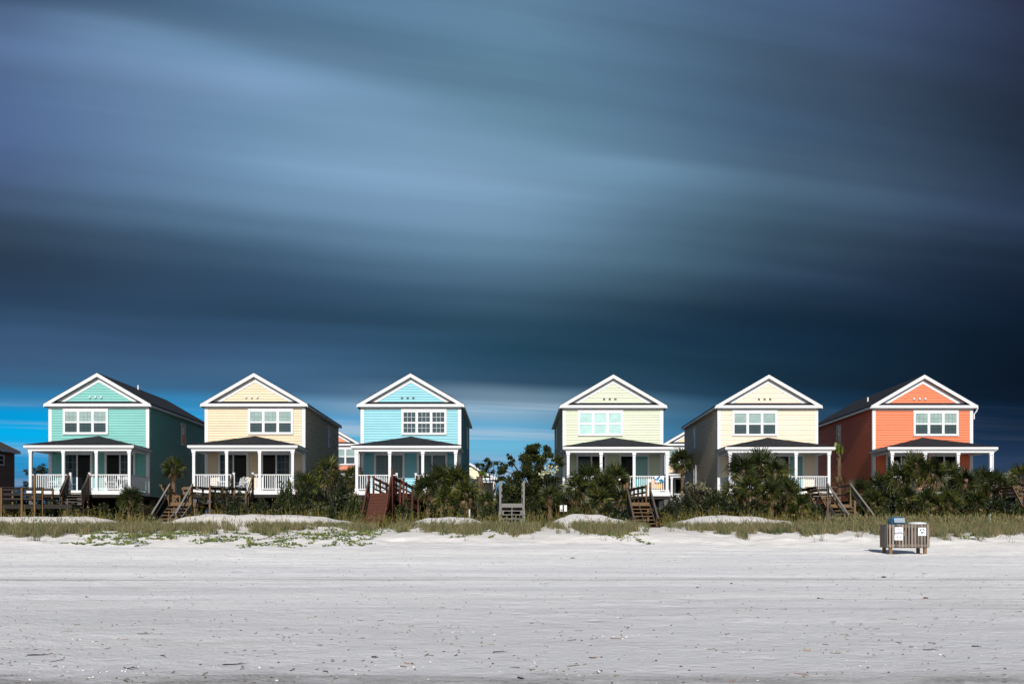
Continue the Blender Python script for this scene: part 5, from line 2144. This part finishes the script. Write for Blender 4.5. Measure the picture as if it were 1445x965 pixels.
def grid_col(px, py):
    px = min(max(px, 0), 1445)
    i = min(7, int(px / 180.625))
    tx = (px - GX[i]) / (GX[i + 1] - GX[i])
    rows = GRID
    if py <= rows[0][0]:
        a = b = rows[0]
        ty = 0
    elif py >= rows[-1][0]:
        a = b = rows[-1]
        ty = 0
    else:
        for a, b in zip(rows, rows[1:]):
            if py <= b[0]:
                break
        ty = (py - a[0]) / (b[0] - a[0])
    out = []
    for ch in range(3):
        t_ = lerp(lin(a[1][i][ch]), lin(a[1][i + 1][ch]), tx)
        u_ = lerp(lin(b[1][i][ch]), lin(b[1][i + 1][ch]), tx)
        out.append(lerp(t_, u_, ty))
    g_ = out[0] * .25 + out[1] * .6 + out[2] * .15
    v_ = .05 * max(0, 1 - px / 700)      # less violet towards the left
    low = max(0, min(1, (py - 545) / 25))
    ds = lerp(.17, .0, low)
    return [max(0, lerp(c, g_, ds)) * lerp(f_, .92, low * .6) + .0015 for c, f_ in zip(out, (.75 - v_, .82, .795 - v_))]


KS = .30      # the long cloud streaks run towards a point far to the right on the horizon


def wm(op, a, b=None, c=None):
    n = nt.nodes.new('ShaderNodeMath')
    n.operation = op
    for i, q in enumerate((a, b, c)):
        if q is None:
            continue
        if isinstance(q, (int, float)):
            n.inputs[i].default_value = q
        else:
            L.new(q, n.inputs[i])
    return n.outputs[0]


def wr(x, a, b, c, d, sm=False):
    n = nt.nodes.new('ShaderNodeMapRange')
    if sm:
        n.interpolation_type = 'SMOOTHSTEP'
    L.new(x, n.inputs[0])
    for i, v_ in zip((1, 2, 3, 4), (a, b, c, d)):
        n.inputs[i].default_value = v_
    return n.outputs[0]


tc = nt.nodes.new('ShaderNodeTexCoord')
sep = nt.nodes.new('ShaderNodeSeparateXYZ')
L.new(tc.outputs['Generated'], sep.inputs[0])
dx, dy, dz = sep.outputs
ysafe = wm('MAXIMUM', dy, .12)
u = wm('DIVIDE', dx, ysafe)
v = wm('DIVIDE', dz, ysafe)
den = wm('MAXIMUM', wm('SUBTRACT', 1.0, wm('MULTIPLY', u, KS)), .25)
vw = wm('DIVIDE', v, den)


def wnoise(su, sv, det=5, rough=.55, seed=0., warp=None):
    cb = nt.nodes.new('ShaderNodeCombineXYZ')
    L.new(wm('MULTIPLY', u, su), cb.inputs[0])
    L.new(wm('MULTIPLY', vw, sv), cb.inputs[1])
    cb.inputs[2].default_value = seed
    n = nt.nodes.new('ShaderNodeTexNoise')
    n.inputs['Scale'].default_value = 1
    n.inputs['Detail'].default_value = det
    n.inputs['Roughness'].default_value = rough
    L.new(cb.outputs[0], n.inputs['Vector'])
    return n.outputs[0]


warp = wr(wnoise(1.6, 5, 3, .5, 3.), 0, 1, -.022, .022)
warp2 = wr(wnoise(2.5, 3, 2, .5, 9.), 0, 1, -.05, .05)
vv = wm('ADD', vw, wm('MULTIPLY', warp, wr(v, 0, .25, .15, 1)))
uu = wm('ADD', u, warp2)
ufac = wr(uu, -.5332, .5332, 0, 1)
rows_w = [-150, -90, -30, 30, 80, 125, 170, 215, 260, 305, 345, 385, 425, 460, 490, 515, 540, 562, 584, 606, 630, 660, 705, 757]
prev = None
cols = 13
for ri, wv in enumerate(rows_w):
    stops = []
    for j in range(cols):
        f = j / (cols - 1)
        u0 = lerp(-.5332, .5332, f)
        px_ = CX + u0 * F
        py_ = 757 - (757 - wv) * (1 - KS * u0)
        stops.append((f, grid_col(px_, py_)))
    r = ramp(nt, stops, 'B_SPLINE')
    L.new(ufac, r.inputs[0])
    if prev is None:
        prev = r.outputs[0]
    else:
        va = (757 - rows_w[ri - 1]) / F
        vb = (757 - wv) / F
        mx = nt.nodes.new('ShaderNodeMix')
        mx.data_type = 'RGBA'
        L.new(wr(vv, va, vb, 0, 1, True), mx.inputs[0])
        L.new(prev, mx.inputs[6])
        L.new(r.outputs[0], mx.inputs[7])
        prev = mx.outputs[2]
# soft wind streaks and thin bright wisps near the horizon
st1 = wr(wnoise(1.1, 22, 4, .5, 1.), .3, .7, .93, 1.07)
st2 = wr(wnoise(.7, 70, 3, .5, 5.), .3, .7, .975, 1.025)
wis = wm('MULTIPLY', wr(wnoise(1.6, 70, 5, .6, 2.), .46, .66, 0, .6, True), wm('MULTIPLY', wm('MULTIPLY', wr(v, .150, .128, 0, 1, True), wr(u, .12, .03, .04, 1, True)), wr(u, -.42, -.2, .45, 1, True)))
gain = wm('MULTIPLY', st1, st2)


def streak(a, b, c, up, dn, amp, ua, ub, uc, ud):
    edge = wm('ADD', wm('ADD', wm('MULTIPLY', u, b), wm('MULTIPLY', wm('MULTIPLY', u, u), c)), a)
    d = wm('ADD', wm('SUBTRACT', v, edge), wm('MULTIPLY', warp, .35))
    shape = wm('MULTIPLY', wr(d, up, 0, 0, 1, True), wr(d, -dn, 0, 0, 1, True))
    win = wm('MULTIPLY', wr(u, ua, ub, 0, 1, True), wr(u, uc, ud, 1, 0, True))
    return wm('MULTIPLY_ADD', wm('MULTIPLY', shape, win), amp, 1.0)


for q in ((.412, -.378, -.246, .022, .085, .16, -.9, -.6, -.30, .02), (.462, -.33, -.2, .05, .05, -.12, -.52, -.4, -.1, .12), (.394, -.045, -.14, .014, .045, .22, .0, .16, .35, .65), (.318, -.12, -.1, .012, .04, .12, .05, .2, .4, .6),
          (.350, -.10, -.05, .03, .05, .12, -.5, -.2, .0, .14), (.205, -.05, .0, .012, .05, .14, -.6, -.5, -.2, .05)):
    gain = wm('MULTIPLY', gain, streak(*q))
sc_ = nt.nodes.new('ShaderNodeVectorMath')
sc_.operation = 'SCALE'
L.new(prev, sc_.inputs[0])
L.new(gain, sc_.inputs['Scale'])
mx = nt.nodes.new('ShaderNodeMix')
mx.data_type = 'RGBA'
L.new(wis, mx.inputs[0])
L.new(sc_.outputs[0], mx.inputs[6])
mx.inputs[7].default_value = (lin(175), lin(190), lin(205), 1)
storm = mx.outputs[2]
# clear sky behind the camera, storm bank ahead
sk = nt.nodes.new('ShaderNodeVectorMath')
sk.operation = 'SCALE'
L.new(sky.outputs[0], sk.inputs[0])
sk.inputs['Scale'].default_value = .066
mx = nt.nodes.new('ShaderNodeMix')
mx.data_type = 'RGBA'
L.new(wr(wm('ADD', dy, wm('MULTIPLY', dz, -.15)), -.10, .30, 0, 1, True), mx.inputs[0])
L.new(sk.outputs[0], mx.inputs[6])
L.new(storm, mx.inputs[7])
L.new(mx.outputs[2], bg.inputs['Color'])
bg.inputs['Strength'].default_value = 1.0

sd = bpy.data.lights.new('sun', 'SUN')
sd.energy = 5.0
sd.angle = R(.5)
sd.color = (1.0, .965, .915)
so = bpy.data.objects.new('sun', sd)
C.objects.link(so)
sdir = Vector((math.sin(SUN_AZ) * math.cos(SUN_EL), math.cos(SUN_AZ) * math.cos(SUN_EL), math.sin(SUN_EL)))
so.rotation_euler = (-sdir).to_track_quat('-Z', 'Y').to_euler()
so.location = sdir * 50

# ------------------------------------------------------------------ camera
cd = bpy.data.cameras.new('camera')
cd.sensor_width = 36
cd.lens = 36 * F / 1445
cd.shift_y = (HY - 482.5) / 1445
cd.clip_end = 6000
cam = bpy.data.objects.new('camera', cd)
C.objects.link(cam)
cam.location = (0, 0, CZ)
cam.rotation_euler = (R(90), 0, 0)
S.camera = cam
S.view_settings.view_transform = 'Standard'
S.view_settings.look = 'None'
S.view_settings.exposure = 0.2
S.view_settings.gamma = 1
S.view_settings.use_curve_mapping = False
S.cycles.max_bounces = 6
S.cycles.transparent_max_bounces = 6
